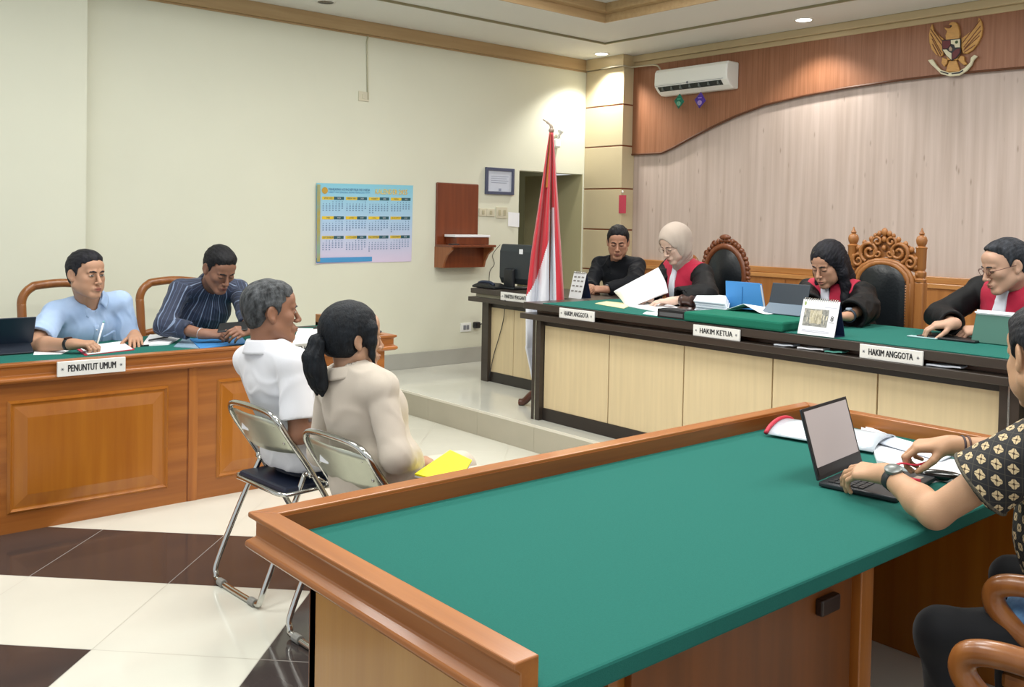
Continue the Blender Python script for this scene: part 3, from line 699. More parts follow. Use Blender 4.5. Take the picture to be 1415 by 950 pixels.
plate('ribbon', [(175,650),(240,640),(290,720),(350,780),(460,815),(580,800),(660,750),(730,680),(740,620),(785,580),(825,600),(775,650),(745,720),(685,790),(585,852),(460,864),(350,834),(280,765),(215,705)], EWH, .012, .034, .004)
plate('ribbon_lettering', [(345,795),(450,822),(448,838),(345,810)], M['ink'], .033, .036, 0); plate('ribbon_lettering', [(490,822),(590,808),(640,780),(645,795),(595,826),(492,838)], M['ink'], .033, .036, 0)

# wall calendar
def WP(x, y, lift=0.0): q = at(x, y, v=VW); return np.array([q[0], VW-lift, q[2]])
c00, c10, c01, c11 = WP(436, 253), WP(570.5, 256.5), WP(435.5, 365), WP(568, 361.5)
def CALP(a, b, lift=.004):
    q = (c00*(1-a)+c10*a)*(1-b)+(c01*(1-a)+c11*a)*b; q[1] = VW-lift-.012*max(0, .06-a)/.06; return q
t = thing('wall_calendar', 'large pale blue year calendar poster taped to the left wall', 'calendar', tuple(CALP(.5, 1)))
CM = bpy.data.materials.new('calendar_print'); CM.use_nodes = True; nt = CM.node_tree; bb = nt.nodes['Principled BSDF']; bb.inputs['Roughness'].default_value = .35
tc = nt.nodes.new('ShaderNodeTexCoord'); sx = nt.nodes.new('ShaderNodeSeparateXYZ'); nt.links.new(tc.outputs['Generated'], sx.inputs[0])
rp = nt.nodes.new('ShaderNodeValToRGB'); nt.links.new(sx.outputs[2], rp.inputs[0])
rp.color_ramp.elements[0].color = lin('#D9CBE4'); rp.color_ramp.elements[1].color = lin('#86CBE0'); e_ = rp.color_ramp.elements.new(.5); e_.color = lin('#AFCDEA')
nt.links.new(rp.outputs[0], bb.inputs['Base Color'])
MB().grid(lambda a, b: CALP(a, b), 20, 12).build('sheet', CM, t, solid=.001)
def patch(parent, a0, a1, b0, b1, material, name, lift=.006, skew=0): 
    mb = MB(); mb.add([CALP(a0, b0, lift), CALP(a1+skew, b0, lift), CALP(a1-skew, b1, lift), CALP(a0, b1, lift)], [(0, 1, 2, 3)]); return mb.build(name, material, parent)
patch(t, 0.0, .035, .02, .97, mat('calendar_gold_edge', '#B79F3A', .4, var=.5, vscale=12, col2='#8FAE9A'), 'edge_strip', .0165)
patch(t, .0, .57, .925, .985, mat('calendar_blue', '#4E97CE', .4), 'footer_band')
ex = c10-c00; ey = c00-c01
text('MAHKAMAH AGUNG REPUBLIK INDONESIA', .03, CALP(.33, .075, .006), ex, ey, mat('cal_navy', '#2D5C8E', .5), 'heading', t, width=.40, res=1)
text('DIREKTORAT JENDERAL BADAN PERADILAN UMUM', .02, CALP(.33, .11, .006), ex, ey, mat('cal_blue_text', '#3E86B8', .5), 'heading', t, width=.40, res=1)
text('KALENDER 2025', .062, CALP(.765, .095, .006), ex, ey, mat('cal_orange', '#D98A1F', .5), 'title', t, width=.335, res=1)
text('KALENDER 2025', .062, CALP(.762, .093, .008), ex, ey, mat('cal_yellow', '#F1D65A', .5), 'title', t, width=.33, res=1)
q = CALP(.085, .09, .007); MB().lathe([(.001, 0), (.028, 0), (.028, .002)], (q[0], q[1]-.002, q[2]), 16, ax=1).build('seal', mat('cal_seal', '#C09A3E', .4), t)
mon = ['JANUARI', 'FEBRUARI', 'MARET', 'APRIL', 'MEI', 'JUNI', 'JULI', 'AGUSTUS', 'SEPTEMBER', 'OKTOBER', 'NOVEMBER', 'DESEMBER']
days = [31, 28, 31, 30, 31, 30, 31, 31, 30, 31, 30, 31]; st = 3
YB = mat('cal_month_yellow', '#E3C43A', .4); TB = mat('cal_month_teal', '#2C5A66', .4); DT = mat('cal_day_text', '#5F7FA8', .5)
for k in range(12):
    r, c = divmod(k, 4); a0 = .06+.233*c; b0 = .165+.245*r
    patch(t, a0, a0+.12, b0, b0+.038, YB, 'month_bar', .006, .012); patch(t, a0+.115, a0+.215, b0, b0+.038, TB, 'month_bar', .0062)
    text(mon[k], .02, CALP(a0+.06, b0+.019, .007), ex, ey, TB, 'month_name', t, res=1)
    text('2025', .016, CALP(a0+.165, b0+.019, .0075), ex, ey, M['paper'], 'month_name', t, res=1)
    gr = MB()
    cells = [None]*st+list(range(1, days[k]+1)); st = (st+days[k]) % 7
    for i, dn in enumerate(cells):
        if dn is None: continue
        q = CALP(a0+.012+.031*(i % 7), b0+.062+.027*(i//7), .0065)
        for w_, dx in ((len(str(dn)), 0),):
            for ch in range(w_):
                x = q[0]+(ch-(w_-1)/2)*.0075; gr.add([(x-.0026, q[1], q[2]-.005), (x+.0026, q[1], q[2]-.005), (x+.0026, q[1], q[2]+.005), (x-.0026, q[1], q[2]+.005)], [(0, 1, 2, 3)])
    gr.build('day_numbers', DT, t)

# mahogany wall shelf
s0, s1 = WP(602, 252), WP(660, 254.5)
t = thing('wall_shelf', 'mahogany wall bracket shelf with tall backboard beside the calendar', 'shelf', (s0[0]+.25, VW-.1, 1.08))
zt, zs = s0[2], at(602, 337, v=VW-.2)[2]
MB().box((s0[0], VW-.022, 1.10), (s1[0], VW, zt)).build('backboard', M['shelf'], t, bevel=.01)
prof = [(0, 0), (.13, 0), (.145, .05), (.19, .12), (.26, .165), (.26, .19), (0, .19)]
lo = 1.085
for x in (s0[0], s1[0]-.02):
    MB().prism([(VW-q0, lo+q1) for q0, q1 in prof], (x, 0, 0), (0, 1, 0), (0, 0, 1), (1, 0, 0), .02).build('bracket', M['shelfl'], t)
MB().box((s0[0]-.005, VW-.29, lo+.19), (s1[0]+.005, VW-.02, lo+.212)).build('shelf_board', M['shelf'], t, bevel=.005)
MB().box((s0[0]+.02, VW-.13, lo+.0), (s1[0]-.02, VW-.12, lo+.19)).build('front_board', M['shelf'], t)
o = MB().box((s0[0]+.10, VW-.2, lo+.2125), (s1[0]-.01, VW-.03, lo+.28)); one('wooden_box', o, M['shelf'], 'small mahogany box standing on the wall shelf', 'box', bevel=.004)
o = MB().box((s0[0]+.08, VW-.205, lo+.2805), (s1[0]-.0, VW-.04, lo+.302)); o = one('shelf_papers', o, M['paper'], 'white book lying on the small box of the wall shelf', 'book', bevel=.003)
o = MB().box((s0[0]+.0, VW-.26, lo+.2125), (s0[0]+.09, VW-.21, lo+.222)); one('marker_tray', o, M['ink'], 'flat dark item at the left front of the wall shelf', 'tray', bevel=.003)
# framed certificate
f0, f1 = WP(670, 231), WP(708.5, 270)
t = thing('picture_frame', 'small framed certificate on the wall left of the passage', 'picture', ((f0[0]+f1[0])/2, VW, f1[2]))
x0, x1, z0, z1 = f0[0], f1[0], f1[2], f0[2]
MB().box((x0, VW-.025, z0), (x0+.03, VW, z1)).box((x1-.03, VW-.025, z0), (x1, VW, z1)).box((x0+.03, VW-.025, z0), (x1-.03, VW, z0+.03)).box((x0+.03, VW-.025, z1-.03), (x1-.03, VW, z1)).build('frame', mat('slate_frame', '#4A5068', .35), t, bevel=.004)
MB().box((x0+.03, VW-.012, z0+.03), (x1-.03, VW-.002, z1-.03)).build('certificate', mat('certificate_paper', '#C9D0DE', .3, var=.06, vscale=10), t)
ln = MB()
for k in range(4): ln.box((x0+.07, VW-.0135, z1-.085-.02*k), (x1-.07-.02*(k % 2), VW-.012, z1-.08-.02*k))
ln.box(((x0+x1)/2-.012, VW-.0135, z0+.035), ((x0+x1)/2+.02, VW-.012, z0+.06)); ln.build('print', mat('cert_print', '#8F97AC', .5), t)
# switches, sockets, note, conduit
PLT = mat('switch_cream', '#CFCAB4', .4); PLD = mat('switch_cream_dark', '#B5AE92', .45)
def wall_plate(px0, px1, py0, py1, name, label, cat, knobs, group=None, cm=PLT, dk=PLD):
    a, b = WP(px0, py0), WP(px1, py1); t = thing(name, label, cat, ((a[0]+b[0])/2, VW, b[2]), group)
    MB().box((a[0], VW-.012, b[2]), (b[0], VW, a[2])).build('plate', cm, t, bevel=.003)
    for kx in knobs:
        x = a[0]+(b[0]-a[0])*kx; h = (a[2]-b[2])
        MB().box((x-.014, VW-.019, b[2]+h*.25), (x+.014, VW-.011, a[2]-h*.25)).build('rocker', dk, t, bevel=.002)
wall_plate(661.5, 671.5, 288, 299, 'light_switch', 'cream light switch nearest the wall shelf', 'switch', (.5,)); wall_plate(672, 682.5, 288.5, 299.5, 'light_switch', 'cream light switch, middle one of the row by the passage', 'switch', (.5,))
wall_plate(685, 700, 286, 302, 'wall_socket', 'cream double box socket next to the white paper note', 'socket', (.28, .74))
a, b = WP(702, 293), WP(715, 313); one('paper_note', MB().grid(lambda s, q: (a[0]+(b[0]-a[0])*s, VW-.004-.02*s*s, a[2]+(b[2]-a[2])*q-.008*s), 6, 4), M['paper'], 'white paper note taped on the wall beside the passage', 'note', solid=.001)
wall_plate(636, 650, 447, 458, 'wall_socket', 'white wall socket near the floor left of the clerk desk', 'socket', (.35, .65), cm=M['white'], dk=M['inkgrey'])
a = WP(656, 449); t = thing('power_plug', 'black power plug in the wall left of the clerk desk', 'plug', (a[0], VW, a[2]-.03))
MB().box((a[0]-.028, VW-.06, a[2]-.03), (a[0]+.028, VW-.002, a[2]+.03)).build('plug_body', M['black'], t, bevel=.01)
MB().tube([(a[0]+.02, VW-.04, a[2]), (a[0]+.07, VW-.035, a[2]+.012), (a[0]+.2, VW-.03, a[2]+.01), (a[0]+.5, VW-.03, a[2]-.02)], .005, 6).build('lead', M['black'], t)
wall_plate(495, 509, 126, 141, 'wall_socket', 'high wall socket at the end of the conduit under the crown', 'socket', (.45,), dk=PLT)
a, b = WP(506.5, 50), WP(507.5, 138); o = MB().tube([(a[0]+.01, VW-.008, 3.08), (a[0], VW-.008, 3.03), (b[0], VW-.008, b[2])], .007, 8); one('conduit', o, mat('conduit_cream', '#B9B69C', .5), 'thin vertical cable conduit dropping from the crown to the high socket', 'conduit', smooth=True)
a = WP(685, 345); pts = [WP(682, 338, .1), WP(679, 352, .02), WP(682, 365, .012), WP(676, 375, .012), WP(675, 392, .012), WP(677, 405, .012)]
one('hanging_cable', MB().tube(smooth_path(pts, 6), .003, 6), M['ink'], 'thin dark cable hanging down the wall below the shelf', 'cable', smooth=True)
a = at(768, 195, v=VW); t = thing('wall_sensor', 'small white fixture high on the wall behind the flag tip', 'sensor', (a[0], VW, a[2]-.1))
MB().box((a[0]-.05, VW-.05, a[2]-.07), (a[0]+.03, VW, a[2]+.02)).build('body', M['white'], t, bevel=.015)
MB().tube([(a[0], VW-.03, a[2]+.02), (a[0]+.02, VW-.05, a[2]+.09)], .014, 8).ball((a[0]+.02, VW-.05, a[2]+.1), .03, 8, 6).build('arm', M['white'], t, smooth=True)
a, b = at(856, 270, u=6.92), at(865, 295, u=6.92)
t = thing('red_tag', 'red card tag hanging on the beige corner pillar', 'tag', (6.918, a[1]-.03, b[2]))
MB().box((6.914, b[1], b[2]), (6.919, a[1], a[2])).build('card', mat('tag_red', '#C4455A', .5), t)
MB().ball((6.914, (a[1]+b[1])/2, a[2]+.035), (.006, .012, .014), 8, 6).build('hook', M['white'], t)

# ================================================================ flag
FU, FV = 4.60, 4.975
t = thing('flag_stand', 'brown wooden flag pole on a footed base, left end of the bench', 'flag pole', (FU, FV, SZ))
BW = wood('flag_base_wood', '#5B2F1D', '#472314', .35, 2)
MB().lathe([(.05, SZ+.10), (.06, SZ+.02), (.05, SZ+.02)][::-1]+[(.035, SZ+.14), (.02, SZ+.2)], (FU, FV, 0), 16).build('base_hub', BW, t, auto=40)
for k in range(4):
    an = .6+k*PI/2; e = (math.cos(an), math.sin(an))
    MB().tube(smooth_path([(FU+.03*e[0], FV+.03*e[1], SZ+.12), (FU+.10*e[0], FV+.10*e[1], SZ+.09), (FU+.16*e[0], FV+.16*e[1], SZ+.03), (FU+.2*e[0], FV+.2*e[1], SZ+.022)], 5), [.026]*15+[.024], 8).build('foot', BW, t, smooth=True)
MB().tube([(FU, FV, SZ+.1), (FU+.0, FV, 2.19)], .0145, 12).build('pole', BW, t, smooth=True)
MB().tube(smooth_path([(FU, FV, 2.18), (FU, FV+.005, 2.215), (FU-.01, FV+.035, 2.24), (FU-.02, FV+.07, 2.262)], 5), [.012]*6+[.009]*5+[.005]*4+[.002], 8).ball((FU, FV, 2.18), .02, 10, 7).build('spear_tip', mat('flag_tip', '#8A7B6C', .35), t, smooth=True)
ex = np.array([-(0-FV), 0-FU, 0.0]); ex = np.array([FV, -FU, 0.0]); ex /= np.linalg.norm(ex)  # to the right as seen from the room
ez = np.array([-FU, -FV, 0.0]); ez /= np.linalg.norm(ez)                                      # towards the room
def flagp(a, b):
    z = 2.16-1.78*b
    wl = np.interp(z, [.3, .6, .95, 1.3, 1.7, 2.0, 2.16], [.05, .15, .158, .125, .072, .035, .014]); wr = np.interp(z, [.3, .6, .95, 1.3, 1.7, 2.0, 2.16], [.06, .10, .118, .09, .055, .03, .014])
    if z < .62: wl = np.interp(z, [.38, .62], [.10, .155])
    lat = -wl+(wl+wr)*a
    fold = .045*math.sin(a*PI*5.0+.6)*min(1, .25+1.2*(2.16-z)/1.2)+.012*math.sin(a*31+z*3)
    return np.array([FU, FV, z])+ex*lat+ez*(.03+fold)
mb = MB(); NU, NV = 61, 121
vs = [flagp(i/(NU-1), j/(NV-1)) for i in range(NU) for j in range(NV)]; n0 = len(mb.v); mb.v += [tuple(q) for q in vs]
for i in range(NU-1):
    for j in range(NV-1):
        a, z = (i+.5)/(NU-1), 2.16-1.78*(j+.5)/(NV-1)
        if a < .56: zb_ = .99+.40*(a/.56)**1.3
        elif a < .80: zb_ = 1.615+.03*(a-.56)
        else: zb_ = .2 if a > .84 or z > .9 else .2
        mb.f.append((i*NV+j, (i+1)*NV+j, (i+1)*NV+j+1, i*NV+j+1)); mb.mi.append(0 if z > zb_ else 1)
fl = one('flag', mb, [M['flagred'], M['flagwhite']], 'red and white cloth flag draped down the brown pole', 'flag', smooth=True, solid=.003)
mb = MB(); mb.tube([flagp(.36, b)+ez*.012 for b in np.linspace(.0, .22, 14)], [.006+.006*k/13 for k in range(14)], 6); g_ = mb.build('gold_sleeve', M['gold'], fl)

# ================================================================ name plates
def nameplate(s, p0, p1, zt, zb, axis, label, th=.02):
    """an upright white plate between two room points on its lower edge line"""
    p0, p1 = np.array(p0, float), np.array(p1, float); e = (p1-p0)/np.linalg.norm(p1-p0); n = np.cross(e, (0, 0, 1)); L_ = np.linalg.norm(p1-p0); c = (p0+p1)/2
    t = thing('name_plate', label, 'name plate', (c[0], c[1], zb), 'white name plates')
    MB().prism([(0, zb), (L_, zb), (L_, zt), (0, zt)], (p0[0], p0[1], 0), e, (0, 0, 1), -n, th).build('plate', M['sign'], t, bevel=.002)
    h = zt-zb; q = np.array([c[0], c[1], (zb+zt)/2])
    text(s, h*.66, q+n*.0005, e, (0, 0, 1), M['ink'], 'lettering', t, width=L_*.70, bold=.035)
    for sgn in (-1, 1):
        o_ = q+e*sgn*L_*.43+n*.001; mb = MB()
        for k in range(6):
            an = k*PI/3; r = h*.13; mb.prism([(r*.25*math.cos(an+2), r*.25*math.sin(an+2)), (r*.25*math.cos(an-2), r*.25*math.sin(an-2)), (r*math.cos(an), r*math.sin(an))], o_, e, (0, 0, 1), n, .0008)
        mb.build('ornament', M['inkgrey'], t)
    return t
def plate_px(s, px0, px1, pyt, pyb, u, label, z0):
    a, b = at(px0, pyb, u=u), at(px1, pyb, u=u); zt_ = at(px0, pyt, u=u)[2]
    return nameplate(s, (u, a[1], 0), (u, b[1], 0), z0+(zt_-at(px0, pyb, u=u)[2]), z0, None, label, .011)
plate_px('HAKIM ANGGOTA', 772.5, 820.5, 424.3, 438, BS-.013, 'white name plate reading HAKIM ANGGOTA before the judge in the hijab', .9005)
plate_px('HAKIM KETUA', 957.5, 1022, 447.5, 463, BS-.013, 'white name plate reading HAKIM KETUA at the middle of the bench', .9005)
plate_px('HAKIM ANGGOTA', 1187.5, 1275, 475, 494, BS-.013, 'white name plate reading HAKIM ANGGOTA before the judge at the right', .9005)
plate_px('PANITERA PENGGANTI', 691.5, 733, 402.5, 414, KS-.013, 'white name plate reading PANITERA PENGGANTI on the clerk desk', .8825)
def plate_left(s, px0, px1, py0, pyb, label):
    v = LV-.047; a, b = at(px0, py0, v=v), at(px1, pyb, v=v); zc = .757; return nameplate(s, (a[0], v-.003, 0), (b[0], v-.003, 0), .803, .717, None, label, .003)
a, b = at(78, 509, v=LV-.05), at(172, 501, v=LV-.05); nameplate('PENUNTUT UMUM', (a[0], LV-.068, 0), (b[0], LV-.068, 0), .807, .735, None, 'white name plate reading PENUNTUT UMUM on the left desk rail', .015)
a, b = at(391, 484, v=LV-.05), at(470, 476, v=LV-.05); nameplate('PENGGUGAT', (a[0], LV-.068, 0), (b[0], LV-.068, 0), .807, .742, None, 'white name plate starting PENGGU, half hidden behind the witnesses', .015)
# ================================================================ things on the desks
ZL = TZ+.0305          # felt of the prosecutors' desk
ZB = .978              # felt of the judges' bench
ZT = TZ+.0005          # felt of the foreground table
def sheet(name, px, z, material, label, cat, th=.0016, curl=0.0, group=None, seg=8):
    """a sheet lying flat, its corners seen at four pixels (near left, near right, far right, far left)"""
    q = [np.array(at(x, y, z=z)) for x, y in px]
    top = lambda a, b: (q[0]*(1-a)+q[1]*a)*(1-b)+(q[3]*(1-a)+q[2]*a)*b+np.array([0, 0, th+curl*(a*a*b)+curl*.35*math.sin(PI*a)*math.sin(PI*b)])
    mb = MB().grid(top, seg, seg); n = seg; base = len(mb.v)
    mb.grid(lambda a, b: np.array(top(a, b))-np.array([0, 0, th]), seg, seg)
    rim = [i*n for i in range(n)]+[(n-1)*n+j for j in range(1, n)]+[i*n+n-1 for i in range(n-2, -1, -1)]+[j for j in range(n-2, 0, -1)]
    for k in range(len(rim)): a, b = rim[k], rim[(k+1) % len(rim)]; mb.f.append((a, b, base+b, base+a)); mb.mi.append(0)
    return one(name, mb, material, label, cat, group)
def stack(name, px, z, n, material, label, cat, th=.004, jit=.006, curl=.0):
    q = [np.array(at(x, y, z=z)) for x, y in px]; mb = MB(); c = sum(q)/4; r_ = random.Random(hash(name) % 99 if False else len(label))
    for k in range(n):
        dx, dy = r_.uniform(-jit, jit), r_.uniform(-jit, jit); z0 = z+k*th
        P = [(p[0]+dx, p[1]+dy) for p in q]
        mb.add([(x, y, z0) for x, y in P]+[(x, y, z0+th*.86) for x, y in P], [(3, 2, 1, 0), (4, 5, 6, 7), (0, 1, 5, 4), (1, 2, 6, 5), (2, 3, 7, 6), (3, 0, 4, 7)])
    return one(name, mb, material, label, cat)

# --- prosecutors' desk
a = at(0, 494, z=ZL); b = at(46, 489, z=ZL)
t = thing('tablet', 'dark tablet in a folding stand case at the left end of the prosecution desk', 'tablet', (b[0]-.12, b[1]+.03, ZL))
e = np.array([1.0, .02, 0]); x1, y0 = b[0], b[1]+.0
def slab(parent, name, o, e1, e2, w_, h_, th, material, bev=.004):
    o, e1, e2 = (np.array(q, float) for q in (o, e1, e2)); e1 /= np.linalg.norm(e1); e2 = e2-e1*(e1 @ e2); e2 /= np.linalg.norm(e2); n = np.cross(e1, e2)
    return MB().prism([(0, 0), (w_, 0), (w_, h_), (0, h_)], o, e1, e2, n, th).build(name, material, parent, bevel=bev)
slab(t, 'screen_back', (x1-.27, y0+.085, ZL+.035), (1, .02, 0), (.03, -.30, .62), .285, .175, .008, mat('tablet_navy', '#1B2536', .4))
slab(t, 'stand_flap', (x1-.27, y0-.0, ZL+.003), (1, .02, 0), (-.02, .5, .30), .275, .125, .006, mat('tablet_flap', '#141D2B', .45))
sheet('paper_sheet', [(46, 491), (85, 490), (99, 483), (50, 479)], ZL, M['paper'], 'white sheet lying beside the tablet, left of the red folder', 'paper')
sheet('red_folder', [(117, 492), (186, 484), (172, 475), (103, 481)], ZL, M['red'], 'thin red folder under the papers of the man in pale blue', 'folder', th=.004)
sheet('writing_papers', [(121, 490.5), (183, 483), (168, 473.5), (108, 480)], ZL+.0045, M['paper'], 'white papers on the red folder, being written on by the man in pale blue', 'papers', th=.004, curl=.004)
sheet('document_papers', [(196, 479), (233, 477), (256, 466), (207, 464.5)], ZL, M['paper'], 'white papers between the two seated men at the left desk', 'papers', th=.009, curl=.008)
sheet('clear_folder', [(240, 480), (286, 483), (272, 469), (254, 468)], ZL, M['blueclear'], 'clear bluish plastic folder left of the solid blue folder', 'folder', th=.004)
sheet('blue_folder', [(277, 483), (341, 475), (334, 467), (262, 469)], ZL+.0045, M['blue'], 'bright blue plastic folder under the man in the striped shirt\'s phone', 'folder', th=.004, curl=.004)
sheet('pen', [(205, 472), (232, 467), (233, 466), (206, 471)], ZL+.018, M['ink'], 'dark pen on the papers between the two men at the left desk', 'pen', th=.007, seg=3)
sheet('red_document_folder', [(405, 480), (455, 474), (470, 462), (412, 460)], ZL, M['red'], 'red document folder at the right end of the prosecution desk', 'folder', th=.022)
sheet('case_papers', [(404, 477), (452, 472), (466, 457), (412, 455)], ZL+.0225, M['paper'], 'printed white papers on the red folder at the desk\'s right end', 'papers', th=.006, curl=.01)
q = at(425, 455, z=ZL+.03)
one('spectacle_cord', MB().tube(smooth_path([q+np.array(d) for d in ((-.09, .02, .004), (-.02, .08, .005), (.06, .06, .005), (.08, -.02, .005), (.02, -.04, .004))], 6), .003, 6), mat('cord_brown', '#5A3A3A', .5), 'thin dark cord curled on the printed papers at the desk\'s right end', 'cord', smooth=True)

# --- clerk's desk
mu = 5.10; a = at(692, 337, u=mu); b = at(737, 340, u=mu)
t = thing('monitor', 'black computer monitor seen from behind on the clerk desk', 'monitor', (mu, (a[1]+b[1])/2, .953))
zb_ = at(700, 392, u=mu)[2]; v1, v0 = a[1], a[1]-.43; zt = a[2]
MB().prism([(mu+.03, zb_), (mu+.03, zt), (mu+.01, zt), (mu-.012, zt-.06), (mu-.012, zb_+.05), (mu+.01, zb_)], (0, v0, 0), (1, 0, 0), (0, 0, 1), (0, 1, 0), v1-v0).build('housing', M['darkgrey'], t, bevel=.012)
MB().box((mu+.0305, v0+.02, zb_+.02), (mu+.0315, v1-.02, zt-.02)).build('screen', M['black'], t)
vc = v1-.16
MB().box((mu-.05, vc-.06, .965), (mu-.014, vc+.06, zb_+.13)).build('neck', M['black'], t, bevel=.012)
MB().box((mu-.09, vc-.12, .954), (mu+.1, vc+.12, .972)).build('foot', M['black'], t, bevel=.006)
q = at(720, 348, u=mu-.013); MB().box((mu-.0145, q[1]-.022, q[2]-.02), (mu-.0115, q[1]+.022, q[2]+.02)).build('sticker', M['paper'], t)
MB().box((mu-.013, vc-.02, .972), (mu-.0, vc+.03, .985)).build('cable_plug', M['white'], t)
a = at(672, 398, z=.956)
t = thing('desk_telephone', 'flat black telephone at the left end of the clerk desk', 'telephone', (a[0]+.02, a[1], .9535))
MB().prism([(-.15, 0), (.15, 0), (.15, .02), (.05, .042), (-.08, .042), (-.15, .018)], (a[0]-.04, a[1], .9535), (0, -1, 0), (0, 0, 1), (1, 0, 0), .16).build('base', M['black'], t, bevel=.01)
MB().tube(smooth_path([(a[0]-.0, a[1]+.10, .99), (a[0], a[1]+.05, 1.003), (a[0], a[1]-.05, 1.003), (a[0], a[1]-.1, .985)], 5), .014, 8).build('handset', mat('navy_plastic', '#1D2740', .4), t, smooth=True)
a = at(696, 425, u=KS-.02); b = at(678, 520, u=KU-.06)
one('desk_cable', MB().tube(smooth_path([at(698, 415, u=KS-.026), at(696, 440, u=KU-.02), at(689, 468, u=KU-.012), at(682, 492, u=KU-.012), at(676, 522, u=KU-.02)], 6), .0035, 6), M['ink'], 'thin black cable hanging down the beige front of the clerk desk', 'cable', smooth=True)
def tent_calendar(label, o, e, w_, h_, dep, side, photo=True, lines=True):
    """desk calendar: o = lower left of the front, e = along the front"""
    o = np.array(o, float); e = np.array(e, float)/np.linalg.norm(e); n = np.cross(e, (0, 0, 1)); up = np.array([0, 0, 1.0])
    t = thing('desk_calendar', label, 'calendar', tuple(o+e*w_/2-n*dep/2))
    fu = (up*h_-n*dep/2); 
    MB().add([o, o+e*w_, o+e*w_+fu, o+fu], [(0, 1, 2, 3)]).build('front_sheet', M['paper'], t, solid=.003)
    ob = o-n*dep
    MB().add([ob, ob+e*w_, o+e*w_+fu, o+fu], [(0, 1, 2, 3)]).add([o+n*-.002+up*.001, o+e*w_-n*.002+up*.001, ob+e*w_+up*.001, ob+up*.001], [(0, 1, 2, 3)]).build('stand_card', mat('calendar_stand_navy', '#1A2748', .5), t, solid=.003)
    mb = MB()
    for k in range(16):
        c = o+e*w_*(.06+.88*k/15)+fu; mb.tube([c+n*.008*math.cos(a)+up*.008*math.sin(a) for a in np.linspace(0, 2*PI, 8, endpoint=False)], .0015, 5, closed=True)
    mb.build('ring_binding', M['chrome'], t, smooth=True)
    nn = np.cross(e, fu); nn /= np.linalg.norm(nn)
    if nn @ n < 0: nn = -nn
    F = lambda a, b, l=.003: o+e*w_*a+fu*b+nn*l
    if photo:
        ph = mat('calendar_photo', '#8A8470', .4, var=1.0, vscale=55, col2='#C9C0A2'); pg = mat('calendar_photo_grey', '#5E605E', .4, var=.8, vscale=70, col2='#A2A29A')
        MB().add([F(.09, .25), F(.76, .25), F(.76, .74), F(.09, .74)], [(0, 1, 2, 3)]).build('picture', pg, t)
        MB().add([F(.27, .33, .0036), F(.6, .33, .0036), F(.58, .70, .0036), F(.25, .70, .0036)], [(0, 1, 2, 3)]).build('picture', ph, t)
        rr = random.Random(3); mb = MB()
        for k in range(26):
            a = .11+.62*rr.random(); b = .29+.34*rr.random(); mb.add([F(a, b, .0042), F(a+.018, b, .0042), F(a+.022, b+.12, .0042), F(a+.004, b+.13, .0042)], [(0, 1, 2, 3)])
        mb.build('picture_figures', mat('calendar_figures', '#CFC9B4', .4), t)
        MB().lathe([(.001, 0), (.011, 0)], (0, 0, 0), 12).v
        MB().add([F(.06+.03*math.cos(a)+.02, .88+.06*math.sin(a)) for a in np.linspace(0, 2*PI, 14, endpoint=False)], [tuple(range(14))]).build('seal', mat('cal_green_seal', '#9CAE70', .5), t)
        text('8', h_*.22, F(.87, .50), e, fu, M['ink'], 'number', t)
        MB().add([F(.80, .385), F(.94, .385), F(.94, .40), F(.80, .40)], [(0, 1, 2, 3)]).build('print_line', M['inkgrey'], t)
        mb = MB()
        for b in (.80, .12, .08): mb.add([F(.62 if b > .5 else .1, b), F(.95 if b > .5 else .85, b), F(.95 if b > .5 else .85, b+.018), F(.62 if b > .5 else .1, b+.018)], [(0, 1, 2, 3)])
        mb.build('print_line', mat('cal_pale_print', '#B9BCCB', .5), t)
    else:
        mb = MB()
        for b in (.25, .45, .65, .8):
            for a in (.1, .4, .7): mb.add([F(a, b), F(a+.2, b), F(a+.2, b+.06), F(a, b+.06)], [(0, 1, 2, 3)])
        mb.build('print_line', mat('cal_grey_print', '#8E8A8A', .5), t)
    return t
a = at(783, 412, z=.955); tent_calendar('white desk calendar on the clerk desk, just right of the flag', (a[0]+.04, a[1]+.02, .954), (-.05, -1, 0), .14, .19, .10, 1, photo=False)
# --- judges' bench
a = at(1098, 461.5, z=ZB); b = at(1160, 466.5, z=ZB)
tent_calendar('white desk calendar with a group photo on the bench before the presiding judge', (BS+.012, a[1], ZB), (0, -1, 0), (a[1]-b[1])*.97, .175, .10, 1)
q = at(925, 432, z=ZB)
sheet('case_papers', [(868, 424), (930, 436), (960, 432), (905, 417)], ZB, M['paper'], 'white papers lying open before the judge in the hijab', 'papers', th=.006, curl=.006)
sheet('manila_sheet', [(822, 420), (862, 427), (875, 421), (838, 417)], ZB, mat('manila', '#E4D9A8', .6), 'cream paper edge sticking out left of the judge in the hijab', 'paper', th=.003)
sheet('paper_slip', [(888, 434), (908, 437), (912, 432), (893, 431)], ZB, M['paperb'], 'small white slip at the bench edge near the black holder', 'paper')
a, b = at(908, 438, z=ZB), at(944, 443, z=ZB)
t = thing('pen_tray', 'small black slotted holder between the white papers and the green box', 'tray', (a[0]+.05, (a[1]+b[1])/2, ZB))
MB().box((a[0], b[1], ZB), (a[0]+.12, a[1], ZB+.05)).build('holder', M['black'], t, bevel=.004)
MB().box((a[0]-.003, b[1]+.02, ZB+.01), (a[0]+.001, a[1]-.02, ZB+.032)).build('label_strip', mat('tray_label', '#55575A', .5), t)
MB().box((a[0]+.02, b[1]+.015, ZB+.0495), (a[0]+.10, a[1]-.015, ZB+.053)).build('top_slot', M['darkgrey'], t)
q = at(951, 428, z=ZB+.05)
t = thing('gavel', 'dark brown wooden gavel lying behind the black holder', 'gavel', (4.63, q[1]*4.63/q[0], ZB)); gx, gy = 4.66, q[1]*4.66/q[0]
DW = wood('gavel_wood', '#4A322B', '#35221D', .3, 1)
